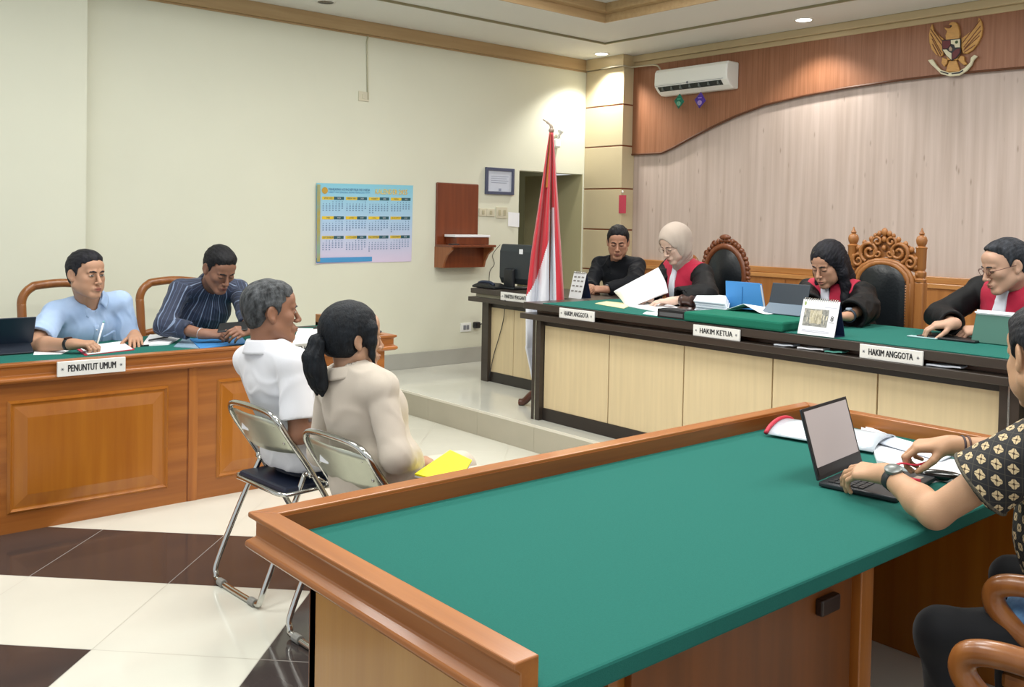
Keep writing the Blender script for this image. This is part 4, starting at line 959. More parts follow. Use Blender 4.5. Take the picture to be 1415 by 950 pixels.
MB().lathe([(.07, ZB), (.075, ZB+.012), (.06, ZB+.03)], (gx, gy, 0), 20).build('sound_block', DW, t, auto=40)
MB().lathe([(.028, -.05), (.036, -.045), (.036, -.03), (.028, -.024), (.028, .024), (.036, .03), (.036, .045), (.028, .05)], (gx, gy+.01, ZB+.066), 16, ax=1).build('gavel_head', DW, t, auto=40)
MB().tube([(gx, gy-.02, ZB+.066), (gx-.02, gy-.12, ZB+.055), (gx-.03, gy-.19, ZB+.045)], [.009, .012, .015], 10).build('handle', DW, t, smooth=True)
stack('document_stack', [(960, 436), (1003, 441), (1006, 428), (966, 424)], ZB+.0005, 12, M['paperb'], 'thick stack of white documents beside the blue folder on the bench', 'papers', th=.0075, jit=.012)
t0 = at(1000, 433, z=1.0); bu = 4.93
a, b, c = at(1004, 432, u=bu), at(1054, 436, u=bu), at(1000, 388, u=bu)
t = thing('blue_folder', 'blue folder standing upright on the bench between two judges', 'folder', (bu, (a[1]+b[1])/2, ZB))
h = c[2]-ZB
MB().prism([(a[1]+.005, ZB), (b[1]-.01, ZB), (b[1]+.03, ZB+h), (a[1]+.015, ZB+h)], (bu, 0, 0), (0, 1, 0), (0, 0, 1), (1, 0, 0), .006).build('cover', M['blue'], t, bevel=.002)
MB().prism([(a[1]+.005, ZB), (b[1]-.005, ZB), (b[1]+.035, ZB+h-.005), (a[1]+.015, ZB+h-.005)], (bu+.03, 0, 0), (0, 1, 0), (0, 0, 1), (1, 0, 0), .004).build('cover', M['blue'], t, bevel=.002)
MB().prism([(a[1]+.0, ZB+.004), (b[1]-.006, ZB+.004), (b[1]+.034, ZB+h-.012), (a[1]+.01, ZB+h-.012)], (bu+.008, 0, 0), (0, 1, 0), (0, 0, 1), (1, 0, 0), .02).build('inserted_papers', M['paperb'], t)
MB().box((bu-.004, (a[1]+b[1])/2-.003+.02, ZB+.01), (bu-.001, (a[1]+b[1])/2+.02, ZB+h-.03)).build('crease', mat('blue_crease', '#2D6CA8', .5), t)
BT = 1.0305
a = at(1025, 432, z=BT); 
mb = MB().grid(lambda s, q_: (a[0]+.02+.20*q_, a[1]+.14-.30*s, BT+.003+.045*max(0, 1-abs(s-.45)/.4)*(1-q_*.6)*(1 if q_ > -1 else 0)), 12, 6)
one('loose_paper', mb, M['paper'], 'loose white paper on the green box before the presiding judge', 'paper', solid=.002)
tu = 4.62; a = at(1057, 432, u=tu-.07); b = at(1105, 437, u=tu-.07); c = at(1058, 397, u=tu)
t = thing('tablet', 'dark tablet propped in its case on the green box before the presiding judge', 'tablet', (tu, (a[1]+b[1])/2, BT))
vv0, vv1 = b[1]-.02, a[1]
slab(t, 'screen_back', (tu-.03, vv1, BT+.055), (0, -1, 0), (.06, 0, .2), vv1-vv0, max(.12, c[2]-BT-.06), .007, mat('tablet_slate', '#1E2A36', .4))
slab(t, 'stand_flap', (tu-.10, vv1, BT+.002), (0, -1, 0), (.07, 0, .055), vv1-vv0, .10, .005, mat('tablet_slate_light', '#4A5E70', .45))
slab(t, 'keyboard', (tu-.02, vv1, BT+.001), (0, -1, 0), (1, 0, 0), vv1-vv0, .14, .006, M['black'])
a, b = at(1258, 466, z=ZB), at(1345, 478, z=ZB)
t = thing('tablet_computer', 'flat dark tablet under the hands of the judge at the right', 'tablet', ((a[0]+b[0])/2+.06, (a[1]+b[1])/2, ZB))
MB().box((a[0]+.02, b[1]+.03, ZB), (a[0]+.20, a[1]-.02, ZB+.012)).build('body', M['black'], t, bevel=.004)
MB().box((a[0]+.0, a[1]-.13, ZB+.0005), (a[0]+.05, a[1]+.02, ZB+.006)).build('cover_edge', mat('pale_teal_cover', '#9FC0C4', .4), t, bevel=.002)
gu = 4.55; a, b = at(1342, 473, z=ZB), at(1400, 480, z=ZB); c = at(1334, 431, u=a[0]+.05); d = at(1400, 437, u=a[0]+.05)
t = thing('green_document_holder', 'dark green upright document holder with a white top edge at the right of the bench', 'holder', (a[0]+.03, a[1]-.12, ZB))
GD_ = mat('holder_green', '#1F5C4E', .45)
slab(t, 'back_board', (a[0], a[1], ZB), (0, -1, 0), (.05, 0, c[2]-ZB), .30, (c[2]-ZB)*1.01, .006, GD_)
slab(t, 'inner_papers', (a[0]+.022, a[1]+.0, ZB+.03), (0, -1, 0), (.05, 0, c[2]-ZB), .30, (c[2]-ZB)*.92, .012, M['paper'], 0)
slab(t, 'white_edge', (a[0]+.044, a[1]+.003, ZB+(c[2]-ZB)*.985), (0, -1, 0), (.05, 0, c[2]-ZB), .306, .007, .010, M['paper'], 0)
slab(t, 'base', (a[0]+.0, a[1], ZB), (0, -1, 0), (1, 0, 0), .30, .16, .006, GD_)
# things pushed into the shelf gap under the bench top
for px0, px1, py, mt, lab in ((1072, 1098, 478.5, 'paperb', 'white folded papers in the bench\'s shelf gap left of the calendar'), (1104, 1140, 482.5, 'paper', 'grey-white papers in the shelf gap under the desk calendar'), (1142, 1166, 488, None, 'teal folder edge in the shelf gap under the desk calendar'), (1282, 1330, 503, 'paperb', 'crumpled papers in the shelf gap right of the right name plate')):
    a, b = at(px0, py, u=BS+.03), at(px1, py, u=BS+.03)
    mb = MB().grid(lambda s, q_: (BS+.012+.07*q_, a[1]+(b[1]-a[1])*s, .905+.006*s+.0015*math.sin(9*s+5*q_)), 10, 5)
    one('shelf_paper', mb, M[mt] if mt else mat('teal_folder', '#5FA99A', .4), lab, 'papers', solid=.007)

# --- foreground table
e1 = np.array([.993, .12, 0]); bd = np.array([.12, -.993, 0]); su = np.array([-.035, .285, .958]); su /= np.linalg.norm(su)
HL = np.array([2.492, 1.499, ZT])
t = thing('laptop', 'open black laptop on the green felt in front of the man in batik', 'laptop', tuple(HL+e1*.16+bd*.11))
LM = mat('laptop_grey', '#34383C', .38, .3)
MB().prism([(0, 0), (.32, 0), (.32, .228), (0, .228)], HL+np.array([0, 0, .002]), e1, bd, (0, 0, 1), .014).build('base', LM, t, bevel=.004)
mb = MB(); kz = HL[2]+.0165
for r in range(6):
    for k in range(13):
        x = .018+k*.0222; y = .022+r*.0178; w_ = .0192
        if r == 5 and 3 < k < 9: 
            if k > 4: continue
            w_ = .105
        P = HL+e1*x+bd*y; mb.prism([(0, 0), (w_, 0), (w_, .0148), (0, .0148)], (P[0], P[1], kz), e1, bd, (0, 0, 1), .0022)
mb.build('keyboard', mat('laptop_keys', '#1B1E21', .45), t)
P = HL+e1*.105+bd*.142; MB().prism([(0, 0), (.11, 0), (.11, .07), (0, .07)], (P[0], P[1], kz-.0003), e1, bd, (0, 0, 1), .0008).build('touchpad', mat('touchpad_grey', '#4A4E52', .3), t)
P = HL+e1*.25+bd*.185; MB().prism([(0, 0), (.035, 0), (.035, .02), (0, .02)], (P[0], P[1], kz-.0003), e1, bd, (0, 0, 1), .0008).build('sticker', mat('sticker_beige', '#B5A79A', .4), t)
S0 = HL+np.array([0, 0, .018]); nS = np.cross(e1, su)
MB().prism([(0, 0), (.32, 0), (.32, .212), (0, .212)], S0, e1, su, -nS, .007).build('lid', LM, t, bevel=.003)
MB().prism([(.0, .0), (.32, 0), (.32, .212), (0, .212)], S0+nS*.0005, e1, su, nS, .001).build('bezel', M['black'], t)
MB().prism([(.010, .022), (.310, .022), (.310, .203), (.010, .203)], S0+nS*.0017, e1, su, nS, .0008).build('screen', mat('laptop_screen', '#B3A9A8', .35, emit=.18), t)
MB().prism([(.008, .010), (.312, .010), (.312, .036), (.008, .036)], S0+nS*.0027, e1, su, nS, .0006).build('taskbar', M['black'], t)
PLST = mat('clear_plastic', '#C9D3DC', .15, spec=.8)
a0 = np.array([2.93, 1.975]); a1 = np.array([2.995, 1.60]); dd = a1-a0; sd = np.array([dd[1], -dd[0]]); sd = -sd/np.linalg.norm(sd)*1.0
t = thing('plastic_document_bag', 'clear plastic document bag with a red edge behind the laptop', 'document bag', (a0[0]+.1, a0[1]-.1, ZT))
def bag(s, q_): 
    p = a0+dd*s+np.array([.26, .045])*q_; return (p[0], p[1], ZT+.002+.042*math.sin(PI*min(1, .02+q_*.98))**.6)
MB().grid(bag, 8, 14).build('pouch', PLST, t, smooth=True, solid=.004)
MB().tube(smooth_path([np.array(bag(0.0, q_))+np.array([-.004, .004, .004]) for q_ in np.linspace(0, 1, 9)], 3), .008, 8).build('red_edge', M['red'], t, smooth=True)
MB().grid(lambda s, q_: (lambda p: (p[0], p[1], ZT+.012+.024*math.sin(PI*(.1+.8*q_))))(a0+dd*(.08+.9*s)+np.array([.26, .045])*(.08+.84*q_)), 6, 8).build('papers', M['paper'], t, solid=.008)
sheet('legal_papers', [(1212, 641), (1322, 671), (1352, 655), (1195, 592)], ZT, M['paper'], 'long white papers on the green felt under the right arm of the man in batik', 'papers', th=.012, curl=.006)
sheet('folded_paper', [(1190, 606), (1300, 638), (1320, 632), (1190, 592)], ZT+.0185, M['paperb'], 'topmost folded white sheet of the long papers behind the laptop', 'paper', th=.004, curl=.008)
q = at(1300, 660, z=ZT+.01)
t = thing('key_case', 'black glossy key case on the green felt beside the forearm', 'case', (q[0], q[1], ZT))
ax_ = np.array([.45, -.89, 0]); sx_ = np.array([.89, .45, 0])
mb = MB().grid(lambda a, b: q+ax_*(-.062*math.cos(PI*b))+sx_*(.026*math.sin(PI*b)**.7*math.cos(2*PI*a))+np.array([0, 0, ZT-q[2]+.0165+.016*math.sin(PI*b)**.7*math.sin(2*PI*a)]), 17, 13)
mb.build('shell', mat('glossy_black', '#141416', .18, coat=.5), t, smooth=True)
MB().tube([q+ax_*(-.06)+np.array([0, 0, .008]), q+ax_*(-.075)+np.array([0, 0, .004])], .006, 8).build('key_ring', M['chrome'], t)
sheet('paper_card', [(1268, 661), (1288, 668), (1302, 665), (1282, 656)], ZT, M['paper'], 'small white card beside the black key case', 'card', th=.001)
a, b = at(1302, 628, z=ZT+.026), at(1324, 632, z=ZT+.026)
one('pen', MB().tube([a, b], .005, 8), mat('pen_slate', '#5A6675', .3), 'grey pen on the long papers under the bracelets', 'pen', smooth=True)
# ================================================================ people: one smooth surface grown round a posed skeleton
def nrm(a): a = np.asarray(a, float); return a/(np.linalg.norm(a)+1e-12)
def frame3(fwd, up=(0, 0, 1)):
    y = nrm(fwd); x = nrm(np.cross(y, up)); return np.column_stack([x, y, np.cross(x, y)])
class Shape:
    def __init__(s): s.P = []
    def cone(s, a, b, ra, rb, k=.015, op='u', cut=False, cuta=False):
        a, b = np.asarray(a, float), np.asarray(b, float); r = max(ra, rb)
        s.P.append(('c', op, k, np.minimum(a, b)-r, np.maximum(a, b)+r, (a, b, ra, rb, cut, cuta))); return s
    def chain(s, pts, rs, k=.006, op='u', kk=None):
        for i in range(len(pts)-1): s.cone(pts[i], pts[i+1], rs[i], rs[i+1], k if i == 0 or kk is None else kk, op)
        return s
    def ell(s, c, r, R=None, k=.02, op='u'):
        c = np.asarray(c, float); r = np.asarray(r, float); R = np.eye(3) if R is None else R; e = np.abs(R) @ r
        s.P.append(('e', op, k, c-e, c+e, (c, r, R))); return s
    def box(s, c, r, R=None, k=.01, op='u', rd=.005):
        c = np.asarray(c, float); r = np.asarray(r, float); R = np.eye(3) if R is None else R; e = np.abs(R) @ r
        s.P.append(('b', op, k, c-e, c+e, (c, r, R, rd))); return s
    def cut(s, p, n, k=.004):           # removes what lies beyond p in direction n
        s.P.append(('p', 'i', k, None, None, (np.asarray(p, float), nrm(n)))); return s
    def fn(s, f, op='i', k=.004): s.P.append(('f', op, k, None, None, f)); return s
    def ev(s, X, pad=.02):
        d = np.full(len(X), 1.0)
        for t, op, k, lo, hi, q in s.P:
            if lo is not None:
                m = pad+k; idx = np.nonzero(((X > lo-m) & (X < hi+m)).all(1))[0]
                if not len(idx): continue
                p = X[idx]
            else: idx = slice(None); p = X
            if t == 'c':
                a, b, ra, rb, cut, cuta = q; ba = b-a; l2 = ba @ ba+1e-12; pa = p-a; h = (pa @ ba)/l2; hc = np.clip(h, 0, 1)
                dn = np.linalg.norm(pa-hc[:, None]*ba, axis=1)-(ra+(rb-ra)*hc); L = math.sqrt(l2)
                if cut: dn = np.maximum(dn, (h-1)*L)
                if cuta: dn = np.maximum(dn, -h*L)
            elif t == 'e':
                c, r, R = q; y = (p-c) @ R; k0 = np.linalg.norm(y/r, axis=1); k1 = np.linalg.norm(y/(r*r), axis=1)+1e-9
                dn = np.where(k0 < 1e-4, -r.min(), k0*(k0-1)/k1)
            elif t == 'b':
                c, r, R, rd = q; y = np.abs((p-c) @ R)-(r-rd); dn = np.linalg.norm(np.maximum(y, 0), axis=1)+np.minimum(y.max(1), 0)-rd
            elif t == 'p': dn = (p-q[0]) @ q[1]
            else: dn = q(p)
            o = d[idx]
            if op == 'u':
                h = np.clip(.5+.5*(o-dn)/k, 0, 1); d[idx] = o*(1-h)+dn*h-k*h*(1-h)
            else:
                e = -dn if op == 's' else dn
                h = np.clip(.5+.5*(e-o)/k, 0, 1); d[idx] = o*(1-h)+e*h+k*h*(1-h)
        return d
def grow(S, h, disp=None, newton=1):
    """surface nets over the shape at cell size h -> vertices, quads"""
    U = [p for p in S.P if p[1] == 'u']; lo = np.min([p[3] for p in U], 0)-.03; hi = np.max([p[4] for p in U], 0)+.03
    B = 6; nb = np.ceil((hi-lo)/(h*B)).astype(int); n = nb*B+1
    bc = np.stack(np.meshgrid(*[np.arange(k) for k in nb], indexing='ij'), -1).reshape(-1, 3)
    ev = (lambda X, pad: S.ev(X, pad)) if disp is None else (lambda X, pad: S.ev(X, pad)+disp(X))
    cen = lo+(bc+.5)*B*h; d = S.ev(cen, B*h*1.3+.02)
    keep = bc[np.abs(d) < B*h*.87*1.35+.012]
    mask = np.zeros(n, bool)
    for i in range(B+1):
        for j in range(B+1):
            for k in range(B+1): mask[keep[:, 0]*B+i, keep[:, 1]*B+j, keep[:, 2]*B+k] = True
    ix = np.argwhere(mask); D = np.full(n, 9.0, np.float32); D[mask] = ev(lo+ix*h, .015)
    c8 = [(i, j, k) for i in (0, 1) for j in (0, 1) for k in (0, 1)]
    sl = lambda A, o: A[o[0]:n[0]-1+o[0], o[1]:n[1]-1+o[1], o[2]:n[2]-1+o[2]]
    ok = np.ones(n-1, bool); neg = np.zeros(n-1, np.int8)
    for o in c8: ok &= sl(mask, o); neg += (sl(D, o) < 0)
    act = ok & (neg > 0) & (neg < 8); cells = np.argwhere(act); vid = -np.ones(n-1, np.int64); vid[act] = np.arange(len(cells))
    acc = np.zeros((len(cells), 3)); cnt = np.zeros(len(cells))
    for a in range(8):
        for b in range(a+1, 8):
            oa, ob = np.array(c8[a]), np.array(c8[b])
            if np.abs(oa-ob).sum() != 1: continue
            da = D[tuple((cells+oa).T)]; db = D[tuple((cells+ob).T)]; m = (da < 0) != (db < 0)
            t = (da/(da-db+1e-12))[:, None]; acc += np.where(m[:, None], oa+(ob-oa)*t, 0); cnt += m
    V = lo+(cells+acc/cnt[:, None])*h
    for _ in range(newton):
        e = h*.4; g = np.stack([ev(V+np.eye(3)[i]*e, .015)-ev(V-np.eye(3)[i]*e, .015) for i in range(3)], 1)/(2*e); v0 = ev(V, .015)
        st = -v0[:, None]*g/((g*g).sum(1)[:, None]+.05); l = np.linalg.norm(st, axis=1)[:, None]; V = V+st*np.minimum(1, h*.5/(l+1e-9))
    F = []
    for ax in range(3):
        o = np.zeros(3, int); o[ax] = 1; u_, v_ = [k for k in range(3) if k != ax]
        A = D[:n[0]-o[0], :n[1]-o[1], :n[2]-o[2]]; Bd = D[o[0]:, o[1]:, o[2]:]
        E = np.argwhere(((A < 0) != (Bd < 0)) & (A < 8) & (Bd < 8))
        E = E[(E[:, u_] > 0) & (E[:, v_] > 0) & (E[:, u_] < n[u_]-1) & (E[:, v_] < n[v_]-1)]
        du = np.zeros(3, int); dv = np.zeros(3, int); du[u_] = 1; dv[v_] = 1
        q = np.stack([vid[tuple((E-du-dv).T)], vid[tuple((E-dv).T)], vid[tuple(E.T)], vid[tuple((E-du).T)]], 1)
        fl = D[tuple(E.T)] < 0
        if ax == 1: fl = ~fl
        q = np.where(fl[:, None], q, q[:, ::-1]); F.append(q[(q >= 0).all(1)])
    return V, np.concatenate(F)
def skin_mesh(name, V, F, material, parent=None, base=None, tint=None, uv=None):
    base = np.array(parent['_org']) if parent is not None else np.asarray(base, float)
    me = bpy.data.meshes.new(name); me.vertices.add(len(V)); me.vertices.foreach_set('co', (V-base).ravel())
    me.loops.add(F.size); me.loops.foreach_set('vertex_index', F.ravel().astype(np.int32)); me.polygons.add(len(F))
    me.polygons.foreach_set('loop_start', np.arange(0, F.size, 4, dtype=np.int32)); me.polygons.foreach_set('use_smooth', [True]*len(F))
    me.update(calc_edges=True); me.validate()
    if tint is not None:
        a = me.color_attributes.new('tint', 'FLOAT_COLOR', 'POINT'); a.data.foreach_set('color', np.column_stack([tint, np.ones(len(V))]).ravel())
    if uv is not None:
        l = me.attributes.new('cloth_uv', 'FLOAT_VECTOR', 'POINT'); l.data.foreach_set('vector', np.column_stack([uv, np.zeros(len(V))]).ravel())
    me.materials.append(material)
    o = bpy.data.objects.new(name, me); C.objects.link(o)
    if parent is not None: o.parent = parent
    else: o.location = base
    o['_org'] = [float(q) for q in base]; return o
def wrinkles(amp, f=1.0, seed=0):
    r = np.random.default_rng(seed); dirs = lambda n, m: (lambda g: g/np.linalg.norm(g, axis=1)[:, None]*m)(r.normal(size=(n, 3))*np.array([1, 1, .8]))
    W1, W2, W0 = dirs(4, 46*f), dirs(5, 92*f), dirs(3, 13*f); p1, p2, p0 = r.uniform(0, 6.28, 4), r.uniform(0, 6.28, 5), r.uniform(0, 6.28, 3)
    def fn(X):
        Y = X+.022*np.sin(X[:, [1, 2, 0]]*17*f+seed)+.010*np.sin(X[:, [2, 0, 1]]*41*f+seed*2)
        s1 = sum(np.sin(Y @ w_+p) for w_, p in zip(W1, p1))/2.0; s2 = sum(np.sin(Y @ w_+p) for w_, p in zip(W2, p2))/2.2; m_ = sum(np.sin(X @ w_+p) for w_, p in zip(W0, p0))/3
        return amp*(.55+.45*m_)*(np.exp(-(s1*2.2)**2)*-.9+.35*s1+.16*s2+.25)
    return fn
def strands(amp, O, R, f=260):
    def fn(X):
        q = (X-O) @ R; a = np.arctan2(q[:, 0], q[:, 2]+.05); b = np.arctan2(q[:, 1], q[:, 2]+.06)
        return amp*(np.sin(a*f*.10+3*np.sin(b*7))*.5+np.sin(a*f*.23+b*9)*.35+np.sin(b*f*.07+a*20)*.3)
    return fn

def ik(sh, wr, hint, l1=.285, l2=.255):
    sh, wr, hint = (np.asarray(q, float) for q in (sh, wr, hint)); d = wr-sh; L = np.linalg.norm(d)
    if L > (l1+l2)*.995: s = L/((l1+l2)*.995); l1 *= s; l2 *= s
    a = (l1*l1-l2*l2+L*L)/(2*L); hgt = math.sqrt(max(0, l1*l1-a*a)); u_ = d/L; p = hint-sh; p = nrm(p-u_*(p @ u_)); return sh+u_*a+p*hgt

def hand_points(wr, d, back, right, curl=(.3, .35, .4, .45), thumb=.3, spread=1.0, s=1.0):
    """finger chains of a hand; d along the palm, back = normal of the back of the hand"""
    d = nrm(d); back = nrm(np.asarray(back)-d*(np.asarray(back) @ d)); t = -np.cross(d, back)*(1 if right else -1)
    M_ = [(.028, .088), (.0095, .092), (-.0095, .088), (-.027, .079)]; LN = [(.042, .026, .021), (.047, .030, .022), (.043, .028, .021), (.034, .021, .019)]
    out = []
    for i, ((lo_, fo), ln) in enumerate(zip(M_, LN)):
        p = wr+s*(d*fo+t*lo_); fd = nrm(d+t*lo_*3.0*spread); ch = [wr+s*(d*.02+t*lo_*.62), p]; a = 0
        for j, L in enumerate(ln):
            a += curl[i]*(.85, 1.15, .8)[j]*1.15; v = fd*math.cos(a)-back*math.sin(a); p = p+v*L*s; ch.append(p)
        out.append(ch)
    tb = wr+s*(d*.022+t*.022-back*.006); v = nrm(d*.62+t*(.80-.5*thumb)-back*(.18+.55*thumb)); th = [wr+s*d*.008+t*.008*s, tb, tb+v*.042*s]
    v2 = nrm(v+d*.35-t*.45*thumb-back*.25*thumb); th.append(th[-1]+v2*.031*s); v3 = nrm(v2+d*.25-t*.35*thumb-back*.2*thumb); th.append(th[-1]+v3*.026*s)
    return out, th
def add_hand(S, wr, d, back, right, s=1.0, **k):
    out, th = hand_points(wr, d, back, right, s=s, **k); d = nrm(d)
    S.cone(wr-d*.01, wr+d*.03*s, .0245*s, .024*s, .02)
    for i, ch in enumerate(out):
        S.cone(ch[0], ch[1], .0155*s, .0118*s, .014); r = (.0098, .0100, .0095, .0085)[i]*s
        for j in range(1, 4): S.cone(ch[j], ch[j+1], r*(1-.10*(j-1)), r*(1-.10*j), .0035 if j == 1 else .003)
    S.cone(th[0], th[1], .017*s, .0155*s, .016); S.cone(th[1], th[2], .0155*s, .0115*s, .008); S.cone(th[2], th[3], .0115*s, .010*s, .003); S.cone(th[3], th[4], .010*s, .0082*s, .003)
    return out, th

def add_head(S, O, R, s, fem=0.0, fat=0.0, mouth_open=0.0):
    P = lambda x, y, z: O+R @ (np.array([x, y, z])*s)
    S.ell(P(0, -.014, .038), np.array([.0745, .0955, .084])*s, R, .02)
    S.ell(P(0, .026, -.022), np.array([.0635+.004*fat, .062, .082])*s, R, .03)
    S.ell(P(0, .070, .052), np.array([.050, .022, .034])*s, R, .03)                                     # forehead
    for q in (-1, 1):
        S.cone(P(q*(.054+.005*fat), .0, -.055), P(q*.018, .070, -.101), (.020-.003*fem)*s, (.0165-.003*fem)*s, .03)  # jaw
        S.ell(P(q*.040, .060, -.018), np.array([.022, .022, .020])*s, R, .022)                            # cheekbone
        S.cone(P(q*.014, .090, .024), P(q*.042, .078, .022), (.0085-.002*fem)*s, .007*s, .014)            # brow ridge
        if fat: S.ell(P(q*.040, .050, -.058), np.array([.022, .024, .026])*s*(1+.2*fat), R, .025)
    S.ell(P(0, .080, -.100), np.array([.019, .015, .015])*s, R, .022)                                    # chin
    for q in (-1, 1): S.ell(P(q*.0305, .0965, .003), np.array([.0165, .0105, .0100])*s, R, .014, 's')    # eye sockets
    S.ell(P(0, .087, -.067), np.array([.026, .015, .020])*s, R, .012)
    S.cone(P(0, .090, .014), P(0, .1115, -.030), .0065*s, .0105*s, .010)                                   # nose
    S.ell(P(0, .1125, -.0335), np.array([.0095, .009, .0085])*s, R, .008)
    for q in (-1, 1):
        S.ell(P(q*.0125, .1005, -.0365), np.array([.0078, .0105, .0072])*s, R, .006)
        S.ell(P(q*.0065, .108, -.0432), np.array([.0036, .0050, .0030])*s, R, .003, 's')
    S.ell(P(0, .1015, -.0635), np.array([.0205, .0078, .0050])*s, R, .004); S.ell(P(0, .1000, -.0735-.006*mouth_open), np.array([.0180, .0078, .0060])*s, R, .004)
    S.ell(P(0, .1075, -.0683-.003*mouth_open), np.array([.0210, .0060, .0012+.004*mouth_open])*s, R, .0025, 's')
    for q in (-1, 1):                                                                                      # lids
        S.ell(P(q*.0305, .0815, .0035), np.array([.0155, .0115, .0098])*s, R, .004)
    for q in (-1, 1):                                                                                      # ears
        Re = R @ np.array([[math.cos(.38), 0, -q*0], [0, 1, 0], [0, 0, 1]]) if False else R
        a = q*.42; Ry = np.array([[math.cos(a), -math.sin(a), 0], [math.sin(a), math.cos(a), 0], [0, 0, 1]]); RR = R @ Ry
        S.ell(P(q*.079, -.014, .002), np.array([.0075, .0195, .0300])*s, RR, .008); S.ell(P(q*.077, -.006, -.024), np.array([.007, .010, .012])*s, RR, .008)
        S.ell(P(q*.0875, -.010, .003), np.array([.0065, .0105, .0190])*s, RR, .005, 's')
def head_tint(V, O, R, s, skin, lip, fem=0.0, tired=1.0):
    q = ((V-O) @ R)/s; T = np.tile(np.array(skin), (len(V), 1)).astype(float)
    def blend(w_, c): T[:] = T*(1-w_[:, None])+np.array(c)*w_[:, None]
    e = lambda c, r: np.clip(1.6-1.6*np.linalg.norm((q-np.array(c))/np.array(r), axis=1), 0, 1)
    on = (np.abs(q[:, 0]) < .1) & (q[:, 1] > -.05)
    blend(np.clip(e((0, .105, -.0685), (.026, .022, .0145))*1.2, 0, 1)*on, lip)
    for x in (-1, 1):
        blend(e((x*.046, .06, -.03), (.022, .03, .02))*.18*on, np.array(skin)*np.array([1.08, .80, .74]))
    return np.clip(T, 0, 1)
def hairline(kind='m'):
    pts = dict(m=[(.081, .080), (.070, .062), (.030, .040), (.024, .008), (.014, -.012), (-.030, -.018), (-.048, -.058), (-.12, -.075)],
               r=[(.070, .104), (.055, .082), (.024, .050), (.018, .008), (.008, -.018), (-.030, -.022), (-.050, -.062), (-.12, -.078)])[kind]
    return pts
EYEW = mat('eye_white', '#989088', .4); IRIS = mat('eye_iris', '#1B1210', .15); LASH = mat('lash_line', '#1A1312', .6)
def person(label, O, fwd, s=1.0, up=(0, 0, 1), pelvis=None, neck=None, cdir=None, sw=.175, wr=(None, None), hint=(None, None), hands=(None, None), arms=(True, True),
           skin='#A9765A', lip=None, fem=0.0, fat=0.0, girth=0.0, hair='short', hairc='#17161A', hair2='#2B2B2F', open_=.6, gaze=(0, 0), h=.0045, knees=None, feet=None, brow=1.0, mouth_open=0.0, sleeve='short', sdrop=.05, elb=(None, None)):
    O = np.asarray(O, float); R = frame3(fwd, up); P = lambda x, y, z: O+R @ (np.array([x, y, z])*s)
    neck = np.asarray(neck, float); pelvis = np.asarray(pelvis, float); upv = nrm(neck-pelvis); cd = nrm(cdir); lat = nrm(np.cross(cd, upv)); cf = np.cross(upv, lat)
    sk = lin(skin)[:3]; lipc = np.array(lin(lip)[:3]) if lip else np.array(sk)*np.array([.85, .52, .50])
    sh = [neck+lat*sw-upv*sdrop, neck-lat*sw-upv*sdrop]                    # right, left
    J = dict(sh=sh, neck=neck, pelvis=pelvis, lat=lat, up=upv, f=cf, R=R, O=O, s=s, P=P, el=[None, None], wr=[None, None], girth=girth, fem=fem, hands=[None, None])
    S = Shape(); add_head(S, O, R, s, fem, fat, mouth_open)
    nr = .054-.008*fem+.004*fat
    S.cone(P(0, -.026, -.05), neck-upv*.02-cf*.005, nr*s, (nr+.003)*s, .03)
    S.ell(neck-upv*.16, (.13, .085, .14), np.column_stack([lat, cf, upv]), .04)
    for q in (0, 1): S.cone(neck-upv*.03, sh[q]+(neck-sh[q])*.12, .04, .045, .03)
    for q in (0, 1):
        if wr[q] is None: continue
        el = np.asarray(elb[q], float) if elb[q] is not None else ik(sh[q], wr[q], hint[q], .285 if not fem else .265, .255 if not fem else .235); w_ = np.asarray(wr[q], float); J['el'][q] = el; J['wr'][q] = w_
        ms = 1-.14*fem
        S.cone(sh[q], el, .047*ms, .039*ms, .03); m_ = el+(w_-el)*.3; S.cone(el, m_, .0385*ms, .0405*ms, .02); S.cone(m_, w_, .0405*ms, .0265*ms, .02)
        hs = hands[q] or {}; J['hands'][q] = add_hand(S, w_, hs.get('d', w_-el), hs.get('back', (0, 0, 1)), q == 0, s=hs.get('s', 1-.08*fem), **{k: v for k, v in hs.items() if k in ('curl', 'thumb', 'spread')})
    V, F = grow(S, h)
    body = skin_mesh('person', V, F, SKIN(skin), base=(pelvis[0], pelvis[1], 0 if O[2] < 1.4 and O[0] < 4 else SZ), tint=head_tint(V, O, R, s, sk, lipc, fem))
    tag(body, label, 'person'); J['o'] = body
    # eyes
    for q in (-1, 1):
        if open_ >= .25:
            e = Shape(); e.ell(P(q*.0305, .0870, .0025), np.array([.0142, .0072, .0022+.0055*open_])*s, R, .001); v, f = grow(e, .002, newton=1); eo = skin_mesh('eye', v, f, EYEW, body)
            g = Shape(); g.ell(P(q*.0305+.006*gaze[0], .0902, .0020+.003*gaze[1]), np.array([.0064, .0050, .0016+.0045*open_])*s, R, .001); v, f = grow(g, .0016, newton=1); skin_mesh('iris', v, f, IRIS, eo)
        b = Shape(); pts = [P(q*(.0305-.0155*c), .0915-.0045*abs(c)**2-.0035*max(0, -c), (.0045+.0052*open_*(1-c*c) if open_ >= .25 else -.0005-.0035*(1-c*c))) for c in np.linspace(-1, 1, 7)]
        b.chain(pts, [.0009, .0014, .0016, .0016, .0016, .0014, .0009], .001); v, f = grow(b, .0014, newton=0); skin_mesh('eyelash', v, f, LASH, body)
    # hair
    HM = mat('hair_'+hairc[1:]+hair2[1:], hairc, .58, var=.8, vscale=55, col2=hair2, stretch=(1, 1, .35), bump=.4, bscale=180, spec=.22)
    Hs = Shape()
